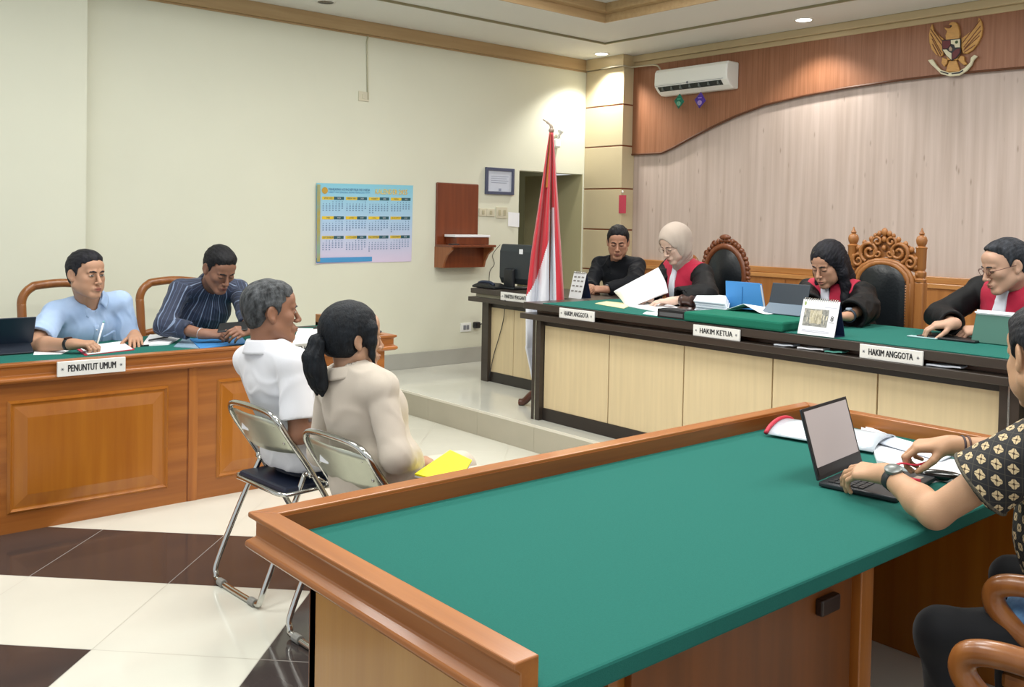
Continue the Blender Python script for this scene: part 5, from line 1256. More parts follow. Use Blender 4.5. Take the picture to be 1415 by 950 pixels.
    for q in (-1, 1):
        if brow: Hs.chain([P(q*.0130, .0985, .0215), P(q*.026, .0965, .0245), P(q*.040, .0870, .0230), P(q*.050, .0750, .0165)], [.0030*brow, .0036*brow, .0030*brow, .0016], .003)
    if hair in ('short', 'receding', 'grey'):
        HL_ = hairline('r' if hair == 'receding' else 'm'); ys = np.array([p[0] for p in HL_])[::-1]; zs_ = np.array([p[1] for p in HL_])[::-1]
        th = .011 if hair == 'short' else .010
        Cc = Shape(); Cc.ell(P(0, -.015, .040), (np.array([.0745, .0955, .084])+th)*s, R, .02); Cc.ell(P(0, .034, .075), np.array([.058, .050, .040+.008*(hair == 'short')])*s, R, .03)
        Cc.ell(P(0, -.055, -.015), np.array([.058, .045, .06])*s, R, .03)
        def cutf(X):
            q_ = ((X-O) @ R)/s; xa = np.abs(q_[:, 0]); lim = np.interp(q_[:, 1], ys, zs_)
            front = .081-.9*np.clip(xa-.028, 0, 1)**1.35*4.0 if hair != 'receding' else .066-np.clip(xa-.02, 0, 1)*.9
            side = np.where(q_[:, 1] > .03, np.maximum(lim, np.where(xa < .062, .066-(xa*0), .03)), lim)
            dz = side-q_[:, 2]
            ear = .030-np.sqrt(((q_[:, 1]+.012)/.8)**2+(q_[:, 2]-.0)**2); ear = np.where(xa > .06, ear, -1)
            return np.maximum(np.maximum(dz*.75, (q_[:, 1]-front)*.9-.004), ear)*s
        Cc.fn(cutf, 'i', .010)
        v, f = grow(Cc, .0042, strands(.0016, O, R)); skin_mesh('hair', v, f, HM, body)
    elif hair == 'long':
        Cc = Shape(); Cc.ell(P(0, -.014, .044), (np.array([.0745, .0955, .084])+.017)*s, R, .02); Cc.ell(P(0, -.03, -.03), np.array([.088, .078, .10])*s, R, .04)
        for q, l in ((-1, 1.0), (1, .9)):
            Cc.chain([P(q*.066, -.005, .03), P(q*.083, .0, -.05), P(q*.085, -.0, -.12), P(q*.088, .028, -.19), P(q*.078, .055, -.25*l)], [.03, .026, .026, .024, .012], .03)
        Cc.chain([P(0, -.07, -.02), P(0, -.085, -.12), P(0, -.10, -.22)], [.075, .072, .05], .04)
        def cutf(X):
            q_ = ((X-O) @ R)/s; e_ = 1-np.sqrt(((q_[:, 0]+.004)/.0635)**2+((q_[:, 2]+.024+.10*np.abs(q_[:, 0]+.012))/.104)**2)
            return np.minimum(np.maximum(e_*.06, -.02-q_[:, 2]-1.2*np.clip(np.abs(q_[:, 0])-.066, -1, 0)*-1-.02), q_[:, 1]-.018)*s if False else np.minimum(e_*.06, q_[:, 1]-.012)*s
        Cc.fn(cutf, 'i', .008)
        v, f = grow(Cc, .0045, strands(.0016, O, R)); skin_mesh('hair', v, f, HM, body)
    elif hair == 'ponytail':
        Cc = Shape(); Cc.ell(P(0, -.018, .040), (np.array([.0745, .0955, .084])+.014)*s, R, .02); Cc.ell(P(0, -.045, -.01), np.array([.074, .062, .070])*s, R, .04)
        Cc.chain([P(.066, .040, .04), P(.074, .040, -.005), P(.075, .043, -.05), P(.068, .058, -.092)], [.026, .018, .010, .003], .015); Cc.chain([P(-.070, .022, .03), P(-.076, .030, -.015), P(-.070, .045, -.06)], [.022, .012, .004], .015)
        def cutf(X):
            q_ = ((X-O) @ R)/s; xa = np.abs(q_[:, 0]); fr = np.where(q_[:, 2] > .086, .2, .090-.42*np.clip(xa-.015, 0, .06))
            low = np.where(q_[:, 1] < .0, -.062-q_[:, 2], -1.0); low = np.where(q_[:, 1] > .008, -.2, low)
            ear = .026-np.sqrt(((q_[:, 1]+.012)/.7)**2+(q_[:, 2]+.008)**2); ear = np.where(xa > .066, ear, -1)
            return np.maximum(np.maximum((q_[:, 1]-fr)*.8, low), ear)*s
        Cc.fn(cutf, 'i', .008)
        v, f = grow(Cc, .0045, strands(.0007, O, R)); ho = skin_mesh('hair', v, f, HM, body)
        T_ = Shape(); T_.chain([P(.0, -.105, .005), P(.004, -.132, -.01), P(.012, -.150, -.06), P(.014, -.142, -.10), P(.006, -.128, -.145), P(-.006, -.116, -.180)], [.018, .027, .033, .034, .027, .006], .02)
        T_.chain([P(.012, -.138, -.10), P(.022, -.122, -.16), P(.026, -.116, -.192)], [.03, .02, .004], .015); T_.chain([P(.0, -.14, -.10), P(-.02, -.122, -.16), P(-.028, -.114, -.196)], [.03, .018, .004], .015)
        def stz(X): q_ = ((X-O) @ R)/s; return .0022*(np.sin(q_[:, 0]*330+q_[:, 2]*22)+.6*np.sin(q_[:, 0]*610+q_[:, 1]*190+q_[:, 2]*30))
        v, f = grow(T_, .0045, stz); skin_mesh('ponytail', v, f, HM, body)
        rb = MB(); rb.tube([P(0, -.112, .0)+R @ (np.array([math.cos(a)*.024, .003*math.cos(a), math.sin(a)*.024])) for a in np.linspace(0, 2*PI, 16, endpoint=False)], .006, 8, closed=True); rb.build('hair_tie', M['black'], body, smooth=True)
    if brow:
        v, f = grow(Hs, .0022, newton=0); skin_mesh('eyebrows', v, f, HM, body)
    # legs, trousers and shoes
    return J
def SKIN(c):
    return mat('skin_'+c[1:], c, .5, attr=True, bump=.05, bscale=260, spec=.35, sss=.06)
def torso(S, J, infl=.012, k=.05, hem=None, loose=0.0, sho=.051):
    up, lat, f, p0, p1 = J['up'], J['lat'], J['f'], J['pelvis'], J['neck']; B = np.column_stack([lat, f, up]); L = np.linalg.norm(p1-p0); g = J['girth']; fm = J['fem']
    w_ = 1-.08*fm
    S.ell(p0+up*.05*L/.55-f*.01, np.array([.165*w_+.012*fm, .125+g*.5, .13])+infl+loose, B, k)
    S.ell(p0+up*L*.40+f*(.012+g*.3), np.array([.150*w_+g*.4, .110+g, .17])+infl+loose*.7, B, k)
    S.ell(p0+up*L*.70+f*.008, np.array([.160*w_, .108+g*.3, .15])+infl, B, k)
    if fm: 
        for q in (-1, 1): S.ell(p0+up*L*.66+lat*q*.07+f*.075, np.array([.06, .05, .06])+infl*.5, B, .04)
    sh = J['sh']
    S.cone(sh[0], sh[1], sho+infl*.4, sho+infl*.4, k)
    for q in (0, 1): S.cone(sh[q]+(p1-sh[q])*.05, p1-up*.006, sho-.004+infl*.3, .048+infl*.3, .05)
    return S
def sleeve(S, J, q, frac, r0, r1, long_=False, k=.018):
    sh, el, w_ = J['sh'][q], J['el'][q], J['wr'][q]
    if el is None: return S
    if not long_:
        e = sh+(el-sh)*frac; S.cone(sh, e, r0-.007, r1, k, cut=True); S.cone(sh+(el-sh)*(frac-.10), e+(el-sh)*.1, r1-.019, r1-.013, .004, 's')
    else:
        e = el+(w_-el)*frac; S.cone(sh, el, r0-.005, (r0+r1)/2, k); S.cone(el, e, (r0+r1)/2, r1, .03, cut=True); S.cone(e-(w_-el)*.08, e+(w_-el)*.1, r1-.016, r1-.012, .004, 's')
    return S
def cloth_mat(name, col, rough=.75, **k): return mat(name, col, rough, bump=k.pop('bump', .06), bscale=k.pop('bscale', 500), sheen=k.pop('sheen', .15), spec=.25, **k)
def neckhole(S, J, r=.060, deep=.03):
    p, u_ = J['neck'], J['up']; S.cone(p-u_*.012, J['P'](0, -.02, -.04), r*J['s'], r*J['s'], .006, 's')
    return S
def garment(J, S, name, material, h=.0075, wr_=.004, seed=1, parent=None, uv=False):
    v, f = grow(S, h, wrinkles(wr_, 1.0, seed) if wr_ else None)
    U = None
    if uv:
        bones = []
        for q in (0, 1):
            if J['el'][q] is not None: bones.append((J['sh'][q], J['el'][q], .05))
        best = np.full(len(v), 9.0); U = np.zeros((len(v), 2)); B = np.column_stack([J['lat'], J['f'], J['up']]); y = (v-J['pelvis']) @ B
        U[:, 0] = np.arctan2(y[:, 0], y[:, 1])*.16; U[:, 1] = y[:, 2]; dt = np.abs(np.sqrt((y[:, 0]/.17)**2+(y[:, 1]/.13)**2)-1)*.13
        for a, b, r in bones:
            ba = b-a; l = np.linalg.norm(ba); d_ = ba/l; pa = v-a; t_ = pa @ d_; x1 = nrm(np.cross(d_, J['f'])); x2 = np.cross(d_, x1); rad = pa-t_[:, None]*d_
            m_ = (t_ > -.0) & (np.linalg.norm(rad, axis=1) < .10) & (np.abs(y[:, 0]) > np.linalg.norm(J['sh'][0]-J['sh'][1])/2-.045); U[m_, 0] = np.arctan2(rad[m_] @ x1, rad[m_] @ x2)*.062+.5; U[m_, 1] = t_[m_]
    return skin_mesh(name, v, f, material, parent or J['o'], uv=U)
def collar(J, material, open_=.5, hgt=.036, r=.064, name='collar', spread=.03, back_up=.0, base=-.004):
    """stand and fall of a shirt collar, open at the throat"""
    p = J['neck']; up = J['up']; B = (J['lat'], J['f'], J['up']); P0 = J['P'](0, -.022, -.055); ax = nrm(P0-p); f = nrm(J['f']-ax*(J['f'] @ ax)); l = np.cross(f, ax)
    def ring(a, b):
        th = -PI/2+(open_*.5)+(2*PI-open_)*a; thf = th+PI  # 0 at front
        fr = abs(2*a-1)                                        # 1 at the front ends
        if b < .4: t_ = b/.4; rr = r*(1.0-.02*t_); z = .0+hgt*t_-.018*fr**2.0
        else: t_ = (b-.4)/.6; rr = r*(1.0+.04+.26*t_*(1+.5*fr**6)); z = hgt*(1-1.02*t_)-.018*fr**2.0-.010*t_*fr**8+.004*math.sin(PI*t_)
        c = p+ax*(base+back_up*(1-fr)); an = -PI/2+open_/2+(2*PI-open_)*a+PI
        an = PI/2+open_/2+(2*PI-open_)*a
        return c+rr*(math.cos(an)*l*1.06+math.sin(an)*f)+ax*z+f*.004*fr
    return MB().grid(ring, 41, 11).build(name, material, J['o'], smooth=True, solid=.0028)
def legs(J, knees, feet, material, rt=.078, shoe=None, hem=.96, skin_sock=None):
    S = Shape(); up, lat, f, p0 = J['up'], J['lat'], J['f'], J['pelvis']; B = np.column_stack([lat, f, up])
    S.ell(p0-np.array([0, 0, .01]), (.165, .12, .095), B, .04)
    for q in (0, 1):
        hip = p0+lat*(.085 if q == 0 else -.085)-np.array([0, 0, .02]); k_ = np.asarray(knees[q], float); a = np.asarray(feet[q], float)
        S.cone(hip, k_, rt+.008, .060, .05); S.cone(k_, k_+(a-k_)*hem, .060, .050, .03, cut=True)
    v, f_ = grow(S, .010, wrinkles(.005, .9, 5)); skin_mesh('trousers', v, f_, material, J['o'])
    if shoe is not None:
        for q in (0, 1):
            a = np.asarray(feet[q], float); d = nrm(np.array([J['f'][0], J['f'][1], 0])); H = Shape(); z0 = 0 if J['o'].location[2] < .1 else SZ
            H.cone(np.array([a[0], a[1], z0+.05])-d*.02, np.array([a[0], a[1], z0+.035])+d*.13, .042, .034, .02); H.cone([a[0], a[1], z0+.10], [a[0], a[1], z0+.05], .045, .042, .02); H.cut((0, 0, z0+.002), (0, 0, -1))
            v, f_ = grow(H, .008); skin_mesh('shoe', v, f_, shoe, J['o'])
def watch(J, q, face='#2A2B2E', strap='#17181A', t_=.06, r=.030, fr=.019, dirn=None, name='wristwatch'):
    w_, el = J['wr'][q], J['el'][q]; d = nrm(w_-el); c = w_-d*t_*.45; n = nrm(np.array(dirn if dirn is not None else (0, 0, 1))-d*(np.array(dirn if dirn is not None else (0, 0, 1)) @ d)); s_ = np.cross(d, n)
    mb = MB(); k = 24
    mb.grid(lambda a, b: c+d*(-.011+.022*b)+(r+.0015)*(math.cos(2*PI*a)*n+math.sin(2*PI*a)*s_), 25, 3)
    o = mb.build(name, mat('strap_'+strap[1:], strap, .5), J['o'], smooth=True, solid=.003)
    R_ = Matrix((tuple(np.append(d, 0)), tuple(np.append(s_, 0)), tuple(np.append(n, 0)), (0, 0, 0, 1))).transposed()
    R3 = Matrix(((d[0], s_[0], n[0]), (d[1], s_[1], n[1]), (d[2], s_[2], n[2])))
    MB().lathe([(fr, -.002), (fr, .006), (fr*.86, .008), (.0005, .008)], tuple(c+n*(r+.001)), 20, T=R3).build('watch_case', mat('watch_case_'+face[1:], face, .3, .3), o, auto=40)
    return o
def glasses(J, col='#5B3A33', rimr=.0011, gold=False):
    P = J['P']; mb = MB(); m_ = mat('glasses_'+col[1:], col, .3, .5)
    for q in (-1, 1):
        mb.tube([P(q*.0325+.0215*math.cos(a), .108-.004*abs(math.cos(a)), .001+.0165*math.sin(a)*(1 if math.sin(a) > 0 else .95)) for a in np.linspace(0, 2*PI, 22, endpoint=False)], rimr*1.2, 6, closed=True)
        mb.tube([P(q*.054, .105, .006), P(q*.074, .085, .007), P(q*.083, .03, .007), P(q*.084, -.005, .006)], rimr*1.3, 6)
    mb.tube([P(-.012, .109, .004), P(0, .1125, .006), P(.012, .109, .004)], rimr*1.3, 6)
    return mb.build('glasses', m_, J['o'], smooth=True)
# ================================================================ the nine people
A_ = lambda *a, **k: np.array(at(*a, **k))
def local(J):
    B = np.column_stack([J['lat'], J['f'], J['up']]); return lambda X: (X-J['neck']) @ B
def panel(J, infl, region, name, material, k=.05, h=.006, loose=0.0, sho=.056, amp=.002, neckcut=.058):
    S = Shape(); torso(S, J, infl, k, loose=loose, sho=sho); L = local(J)
    S.fn(lambda X: region(L(X)), 'i', .003); neckhole(S, J, neckcut); return garment(J, S, name, material, h, amp, 9)

# --- man in the pale blue shirt, prosecution desk
def man_pale_blue():
    O = A_(119, 380, v=5.50); nk = A_(124, 416, v=5.60); c = (nk[0]+.02, 5.93, .53)
    wr = (A_(101, 476, z=.835), A_(186, 463, z=.835)); 
    J = person('man in a pale blue short-sleeved shirt writing at the left desk', O, (.34, -.94, -.03), 1.06, pelvis=c, neck=nk, cdir=(.12, -1, 0), sw=.185, wr=wr,
        hint=(wr[0]+np.array([-.25, .35, -.05]), wr[1]+np.array([.08, .35, -.25])),
        hands=(dict(d=(.75, -.62, .05), back=(-.1, -.1, 1), curl=(.75, .8, .85, .9), thumb=.8), dict(d=(-.25, -.95, -.12), back=(0, 0, 1), curl=(.22, .2, .25, .3), thumb=.2)),
        skin='#B58B71', lip='#8E5448', fat=.7, girth=.02, hairc='#15151A', hair2='#26262C', open_=.6, gaze=(.5, .1), brow=1.1)
    mt = cloth_mat('pale_blue_cotton', '#AFC6E6', var=.30, vscale=7, col2='#9BB6DC')
    S = Shape(); torso(S, J, .016); sleeve(S, J, 0, .80, .070, .076); sleeve(S, J, 1, .80, .070, .076); neckhole(S, J, .062)
    p0_, u_, f_ = J['neck'], J['up'], J['f']; S.cone(p0_+f_*.10+u_*.01, p0_+f_*.115-u_*.075, .034, .006, .008, 's')
    so = garment(J, S, 'shirt', mt, .0065, .007, 3); collar(J, mt, 1.0, .040, .070, base=.004)
    Ls = lambda x, z, o: p0_+J['lat']*x+u_*z+f_*o
    def front(x, z):                                   # depth of the shirt front at a point of the chest
        ds = np.linspace(.24, .02, 90); v_ = S.ev(np.array([Ls(x, z, d) for d in ds])); i = np.argmax(v_ < 0); return ds[i]
    mb = MB(); mb.grid(lambda a, b: Ls(-.014+.028*a, -.085-.30*b, front(-.014+.028*a, -.085-.30*b)+.003), 3, 16); mb.build('placket', mt, so, smooth=True, solid=.002)
    mb = MB()
    for k in range(4): mb.ball(Ls(0, -.11-.075*k, front(0, -.11-.075*k)+.0055), .0048, 8, 5)
    mb.build('button', mat('button_pale', '#D9E0EA', .4), so, smooth=True)
    mb = MB(); mb.grid(lambda a, b: Ls(-.125+.085*a, -.16-.10*b, front(-.125+.085*a, -.16-.10*b)+.003), 8, 8); mb.build('pocket', cloth_mat('pale_blue_pocket', '#A3BCE0'), so, smooth=True, solid=.002)
    f = J['f']
    legs(J, (J['pelvis']+np.array([-.12, -.42, -.02]), J['pelvis']+np.array([.12, -.42, -.02])), (J['pelvis']*np.array([1, 1, 0])+np.array([-.12, -.45, .09]), J['pelvis']*np.array([1, 1, 0])+np.array([.12, -.45, .09])), cloth_mat('dark_trousers', '#22252C'), shoe=M['black'])
    watch(J, 0, '#3A2420', '#1A1719', .07, .029, .021)
    (fg, th) = J['hands'][0]; a = (fg[0][3]+th[3])/2; b = a+np.array([.05, .03, .145])
    t = thing('pen', 'white ballpoint pen in the writing hand of the man in pale blue', 'pen', tuple(a-np.array([.01, .006, .035])))
    MB().tube([a-nrm(b-a)*.035, a-nrm(b-a)*.02, a], [.0012, .0045, .0048], 10).build('tip', M['black'], t, smooth=True); MB().tube([a, b], .0048, 10).build('barrel', M['white'], t, smooth=True)
    MB().tube([b, b+nrm(b-a)*.012], .0052, 10).build('cap', mat('pen_cap_teal', '#6FA9B5', .4), t, smooth=True)
    q = J['wr'][1]+np.array([-.02, -.10, -.03]); one('phone', MB().box((q[0]-.02, q[1]-.05, ZL), (q[0]+.05, q[1]+.07, ZL+.009)), M['black'], 'black phone lying under the left hand of the man in pale blue', 'phone', bevel=.003)
    return J
def man_striped():
    O = A_(303, 372, v=5.32); nk = A_(293, 393, v=5.52); c = (nk[0]-.03, 5.95, .53)
    wr = (A_(281, 462, z=.845), A_(343, 457, z=.87))
    J = person('man in a dark striped shirt looking down at a phone at the left desk', O, (.10, -.86, -.50), 1.05, pelvis=c, neck=nk, cdir=(.02, -1, 0), sw=.185, wr=wr,
        hint=(wr[0]+np.array([-.35, .25, -.05]), wr[1]+np.array([.4, .3, -.05])),
        hands=(dict(d=(.92, -.35, -.02), back=(-.2, -.5, .85), curl=(.5, .55, .6, .65), thumb=.5), dict(d=(-.80, -.45, .02), back=(.3, -.6, .7), curl=(.6, .6, .65, .7), thumb=.5)),
        skin='#8A6350', lip='#6A4038', girth=.015, hairc='#0F0F12', hair2='#1C1C20', open_=.15, gaze=(0, -1), brow=1.2)
    m = mat('striped_navy_cotton', '#26304A', .7, sheen=.1); nt = m.node_tree; b = nt.nodes['Principled BSDF']
    at_ = nt.nodes.new('ShaderNodeAttribute'); at_.attribute_name = 'cloth_uv'; sx = nt.nodes.new('ShaderNodeSeparateXYZ'); nt.links.new(at_.outputs['Vector'], sx.inputs[0])
    def mth(op, a, v=None):
        n = nt.nodes.new('ShaderNodeMath'); n.operation = op; nt.links.new(a, n.inputs[0])
        if v is not None: n.inputs[1].default_value = v
        return n.outputs[0]
    fr = mth('FRACT', mth('MULTIPLY', sx.outputs[0], 42.0)); st = mth('LESS_THAN', fr, .13); fr2 = mth('FRACT', mth('MULTIPLY', sx.outputs[0], 14.0)); st2 = mth('LESS_THAN', fr2, .10)
    mx = nt.nodes.new('ShaderNodeMix'); mx.data_type = 'RGBA'; nt.links.new(st, mx.inputs[0]); mx.inputs[6].default_value = lin('#232D45'); mx.inputs[7].default_value = lin('#4A5876')
    m2 = nt.nodes.new('ShaderNodeMix'); m2.data_type = 'RGBA'; nt.links.new(st2, m2.inputs[0]); nt.links.new(mx.outputs[2], m2.inputs[6]); m2.inputs[7].default_value = lin('#7787A3'); nt.links.new(m2.outputs[2], b.inputs['Base Color'])
    S = Shape(); torso(S, J, .018); sleeve(S, J, 0, .62, .066, .052, True); sleeve(S, J, 1, .62, .066, .052, True); neckhole(S, J, .062)
    garment(J, S, 'shirt', m, .0075, .008, 4, uv=True); collar(J, cloth_mat('navy_collar', '#232C42'), .7, .038, .068)
    legs(J, (J['pelvis']+np.array([-.12, -.42, -.02]), J['pelvis']+np.array([.12, -.42, -.02])), (J['pelvis']*np.array([1, 1, 0])+np.array([-.12, -.45, .09]), J['pelvis']*np.array([1, 1, 0])+np.array([.12, -.45, .09])), cloth_mat('dark_trousers', '#22252C'), shoe=M['black'])
    p = J['wr'][0]; d = nrm(J['wr'][0]-J['el'][0]); mb = MB(); mb.tube([p-d*.02+.030*(math.cos(a)*nrm(np.cross(d, (0, 0, 1)))+math.sin(a)*np.cross(nrm(np.cross(d, (0, 0, 1))), d)) for a in np.linspace(0, 2*PI, 20, endpoint=False)], .004, 6, closed=True); mb.build('bracelet', mat('silver_band', '#B9BCC2', .3, .6), J['o'], smooth=True)
    q = (J['wr'][0]+J['wr'][1])/2+np.array([0, -.06, .012]); e1_ = nrm(J['wr'][1]-J['wr'][0])
    t = thing('phone', 'black phone held sideways in both hands by the man in the striped shirt', 'phone', tuple(q-np.array([0, 0, .02])))
    slab(t, 'body', q-e1_*.085-np.array([0, .03, 0]), e1_, (0, .8, .35), .17, .078, .009, M['black']); slab(t, 'screen', q-e1_*.08-np.array([0, .027, -.0105]), e1_, (0, .8, .35), .16, .07, .0006, mat('phone_screen', '#0C0F14', .1), 0)
    return J
def man_white():
    O = A_(374, 432, v=3.57); nk = A_(368, 484, v=3.57); c = (1.90, 3.55, .545)
    wr = (np.array([1.985, 3.37, .645]), np.array([2.1, 3.66, .66]))
    J = person('man in a white shirt seated on the far folding chair, seen from behind', O, (.965, -.24, .0), 1.04, pelvis=c, neck=nk, cdir=(1, .08, 0), sw=.175, wr=wr, sdrop=.055,
        hint=(np.array([1.80, 3.15, .72]), np.array([1.8, 3.85, .5])), elb=(A_(413, 600, v=3.34), None),
        hands=(dict(d=(.9, .35, -.15), back=(0, 0, 1), curl=(.3, .3, .35, .4)), dict(d=(.9, -.35, -.15), back=(0, 0, 1), curl=(.3, .3, .35, .4))),
        skin='#8F6650', lip='#70463C', hair='grey', hairc='#1C1E20', hair2='#595C5F', girth=.0, open_=.6)
    mt = cloth_mat('white_cotton', '#E3E5EB', var=.06, vscale=6)
    S = Shape(); torso(S, J, .018, loose=.004); sleeve(S, J, 0, .78, .066, .069); sleeve(S, J, 1, .78, .066, .069); neckhole(S, J, .064)
    S.box(J['pelvis']+np.array([-.01, 0, .06]), (.115, .185, .15), None, .05, 'u', .08)
    S.cut((0, 0, .49), (0, 0, -1)); garment(J, S, 'shirt', mt, .007, .0065, 6); collar(J, mt, .8, .054, .072, base=-.004)
    legs(J, (np.array([2.29, 3.38, .50]), np.array([2.29, 3.68, .50])), (np.array([2.27, 3.37, .09]), np.array([2.27, 3.69, .09])), cloth_mat('navy_trousers', '#1C2840'), shoe=M['black'])
    return J
def woman_beige():
    O = A_(487, 468, v=2.95); nk = A_(485, 517, v=2.94); c = (1.865, 2.90, .545)
    wr = (A_(571, 641, v=2.80), np.array([1.98, 3.06, .64]))
    J = person('woman with a black ponytail in a beige uniform on the near folding chair', O, (.985, -.12, -.02), 1.02, pelvis=c, neck=nk, cdir=(1, .02, 0), sw=.165, wr=wr, sdrop=.05,
        hint=(np.array([1.84, 2.62, .45]), np.array([1.84, 3.15, .45])), elb=(np.array([1.775, 2.665, .715]), None), fem=1, girth=.0,
        hands=(dict(d=(.95, .12, -.1), back=(0, -.3, 1), curl=(.35, .4, .45, .5), thumb=.4), dict(d=(.6, -.75, -.2), back=(0, 0, 1), curl=(.3, .3, .35, .4))),
        skin='#B58E74', lip='#8C5349', hair='ponytail', hairc='#101216', hair2='#1D2228', open_=.5)
    mt = cloth_mat('beige_uniform', '#C9BFB1', var=.12, vscale=5, col2='#BFB4A6')
    S = Shape(); torso(S, J, .020, loose=.002, sho=.052); sleeve(S, J, 0, .86, .059, .044, True, .009); sleeve(S, J, 1, .86, .059, .044, True, .009); neckhole(S, J, .062)
    S.box(J['pelvis']+np.array([-.03, 0, .05]), (.10, .19, .15), None, .05, 'u', .08); S.cut((0, 0, .462), (0, 0, -1))
    o = garment(J, S, 'uniform_shirt', mt, .007, .0055, 23); collar(J, mt, .8, .040, .071, base=.0)
    for q, s in ((0, 1), (1, -1)):
        a = J['neck']+(J['sh'][q]-J['neck'])*.45; d = nrm(J['sh'][q]-J['neck']); n = np.array([0, 0, 1.0]); z = .068
        MB().prism([(0, -.022), (.085, -.022), (.10, 0), (.085, .022), (0, .022)], a+n*.052-d*.01, d, J['f'], n, .004).build('epaulette', mt, J['o'], bevel=.002)
        MB().prism([(.055, -.02), (.075, -.02), (.075, .02), (.055, .02)], a+n*.0565-d*.01, d, J['f'], n, .003).build('rank_mark', mat('rank_dark_red', '#6A2028', .5), J['o'])
    legs(J, (np.array([2.31, 2.75, .52]), np.array([2.31, 3.0, .52])), (np.array([2.28, 2.75, .09]), np.array([2.28, 3.0, .09])), cloth_mat('beige_trousers', '#C4B9AA'), rt=.08, shoe=M['black'])
    mb = MB(); r_ = J['wr'][0]; d = nrm(J['wr'][0]-J['el'][0])
    zf = .640; q = [A_(*p, z=zf) for p in ((573, 655), (632, 668), (652, 636), (622, 622))]
    t = thing('yellow_folder', 'bright yellow folder on the lap of the woman in beige', 'folder', tuple(sum(q)/4))
    MB().add([p for p in q]+[p-np.array([0, 0, .006]) for p in q], [(0, 1, 2, 3), (7, 6, 5, 4), (0, 4, 5, 1), (1, 5, 6, 2), (2, 6, 7, 3), (3, 7, 4, 0)]).build('cover', M['yellow'], t)
    MB().add([p+np.array([0, 0, -.0065]) for p in q]+[p-np.array([0, 0, .012]) for p in q], [(0, 1, 2, 3), (7, 6, 5, 4), (0, 4, 5, 1), (1, 5, 6, 2), (2, 6, 7, 3), (3, 7, 4, 0)]).build('papers', M['paper'], t)
    return J
def clerk():
    O = A_(854, 335, u=5.66); nk = A_(852, 360, u=5.74); c = (6.03, nk[1]+.02, SZ+.54)
    wr = (A_(815, 401, u=5.36), A_(838, 399, u=5.34)); wr[0][2] = wr[1][2] = 1.0
    J = person('man in a black collarless jacket with clasped hands behind the clerk desk', O, (-.72, -.62, -.26), 1.07, pelvis=c, neck=nk, cdir=(-1, -.10, 0), sw=.195, wr=wr,
        hint=(wr[0]+np.array([.4, .4, -.05]), wr[1]+np.array([.35, -.5, -.05])),
        hands=(dict(d=(-.6, -.75, -.05), back=(-.5, .3, .8), curl=(.7, .75, .8, .85), thumb=.6), dict(d=(-.5, .85, 0), back=(-.5, -.2, .8), curl=(.7, .75, .8, .85), thumb=.6)),
        skin='#AD8069', lip='#7C4A40', fat=.3, girth=.02, hairc='#101014', hair2='#1E1E22', open_=.15, gaze=(-.4, -.5))
    mt = cloth_mat('black_suiting', '#0D1017', .75, sheen=.02)
    S = Shape(); torso(S, J, .026, loose=.004); sleeve(S, J, 0, .95, .072, .052, True); sleeve(S, J, 1, .95, .072, .052, True); neckhole(S, J, .060)
    garment(J, S, 'jacket', mt, .008, .008, 11); collar(J, mt, .35, .030, .062)
    L = local(J); q = J['neck']+J['f']*.155-J['up']*.17-J['lat']*.075
    MB().ball(q, (.012, .014, .018), 8, 6).build('lapel_pin', mat('pin_silver', '#C9C9C4', .3, .6), J['o'], smooth=True)
    mb = MB()
    for k in range(4): mb.ball(J['neck']+J['f']*(.115+.02*min(k, 2))-J['up']*(.06+.085*k), .007, 8, 6)
    mb.build('button', M['black'], J['o'], smooth=True)
    watch(J, 1, '#8C9096', '#33363A', .05, .030, .020)
    legs(J, (J['pelvis']+np.array([-.42, .1, -.02]), J['pelvis']+np.array([-.42, -.1, -.02])), (J['pelvis']*np.array([1, 1, 0])+np.array([-.45, .1, SZ+.09]), J['pelvis']*np.array([1, 1, 0])+np.array([-.45, -.1, SZ+.09])), cloth_mat('dark_trousers', '#22252C'), shoe=M['black'])
    return J
ROBE = cloth_mat('black_robe', '#090A0D', .62, bump=.04, sheen=0.0)
CRIM = cloth_mat('crimson_panel', '#B3203F', .6, bump=.05)
BAND = cloth_mat('white_band', '#DADDE8', .6)
def robe(J, seed, cuff=.085, frac=.82, sides=(0, 1)):
    S = Shape(); torso(S, J, .032, loose=.008, sho=.060)
    for q in sides:
        if J['el'][q] is not None: sleeve(S, J, q, frac, .074, cuff, True)
    neckhole(S, J, .060); S.ell(J['pelvis']+np.array([-.05, 0, -.02]), (.24, .21, .13), None, .08)
    return garment(J, S, 'robe', ROBE, .008, .009, seed)
def panels(J, half, xi=.028, low=-.40, infl=.047):
    o = panel(J, infl, lambda y: np.maximum.reduce([np.abs(y[:, 0])-half, xi-.0+.10*np.clip(-y[:, 2]-.06, 0, .3)*0-np.abs(y[:, 0]), low-y[:, 2], -(y[:, 1]+.055)]), 'crimson_front', CRIM, loose=.008, sho=.060)
    return o
def band(J, w0=.022, w1=.055, low=-.30, infl=.056, slant=0.0):
    return panel(J, infl, lambda y: np.maximum.reduce([np.abs(y[:, 0]+slant*y[:, 2])-(w0+(w1-w0)*np.clip(-y[:, 2]/.28, 0, 1)), low-y[:, 2], -(y[:, 1]-.01)]), 'white_bands', BAND, loose=.008, sho=.060, h=.005, neckcut=.052)
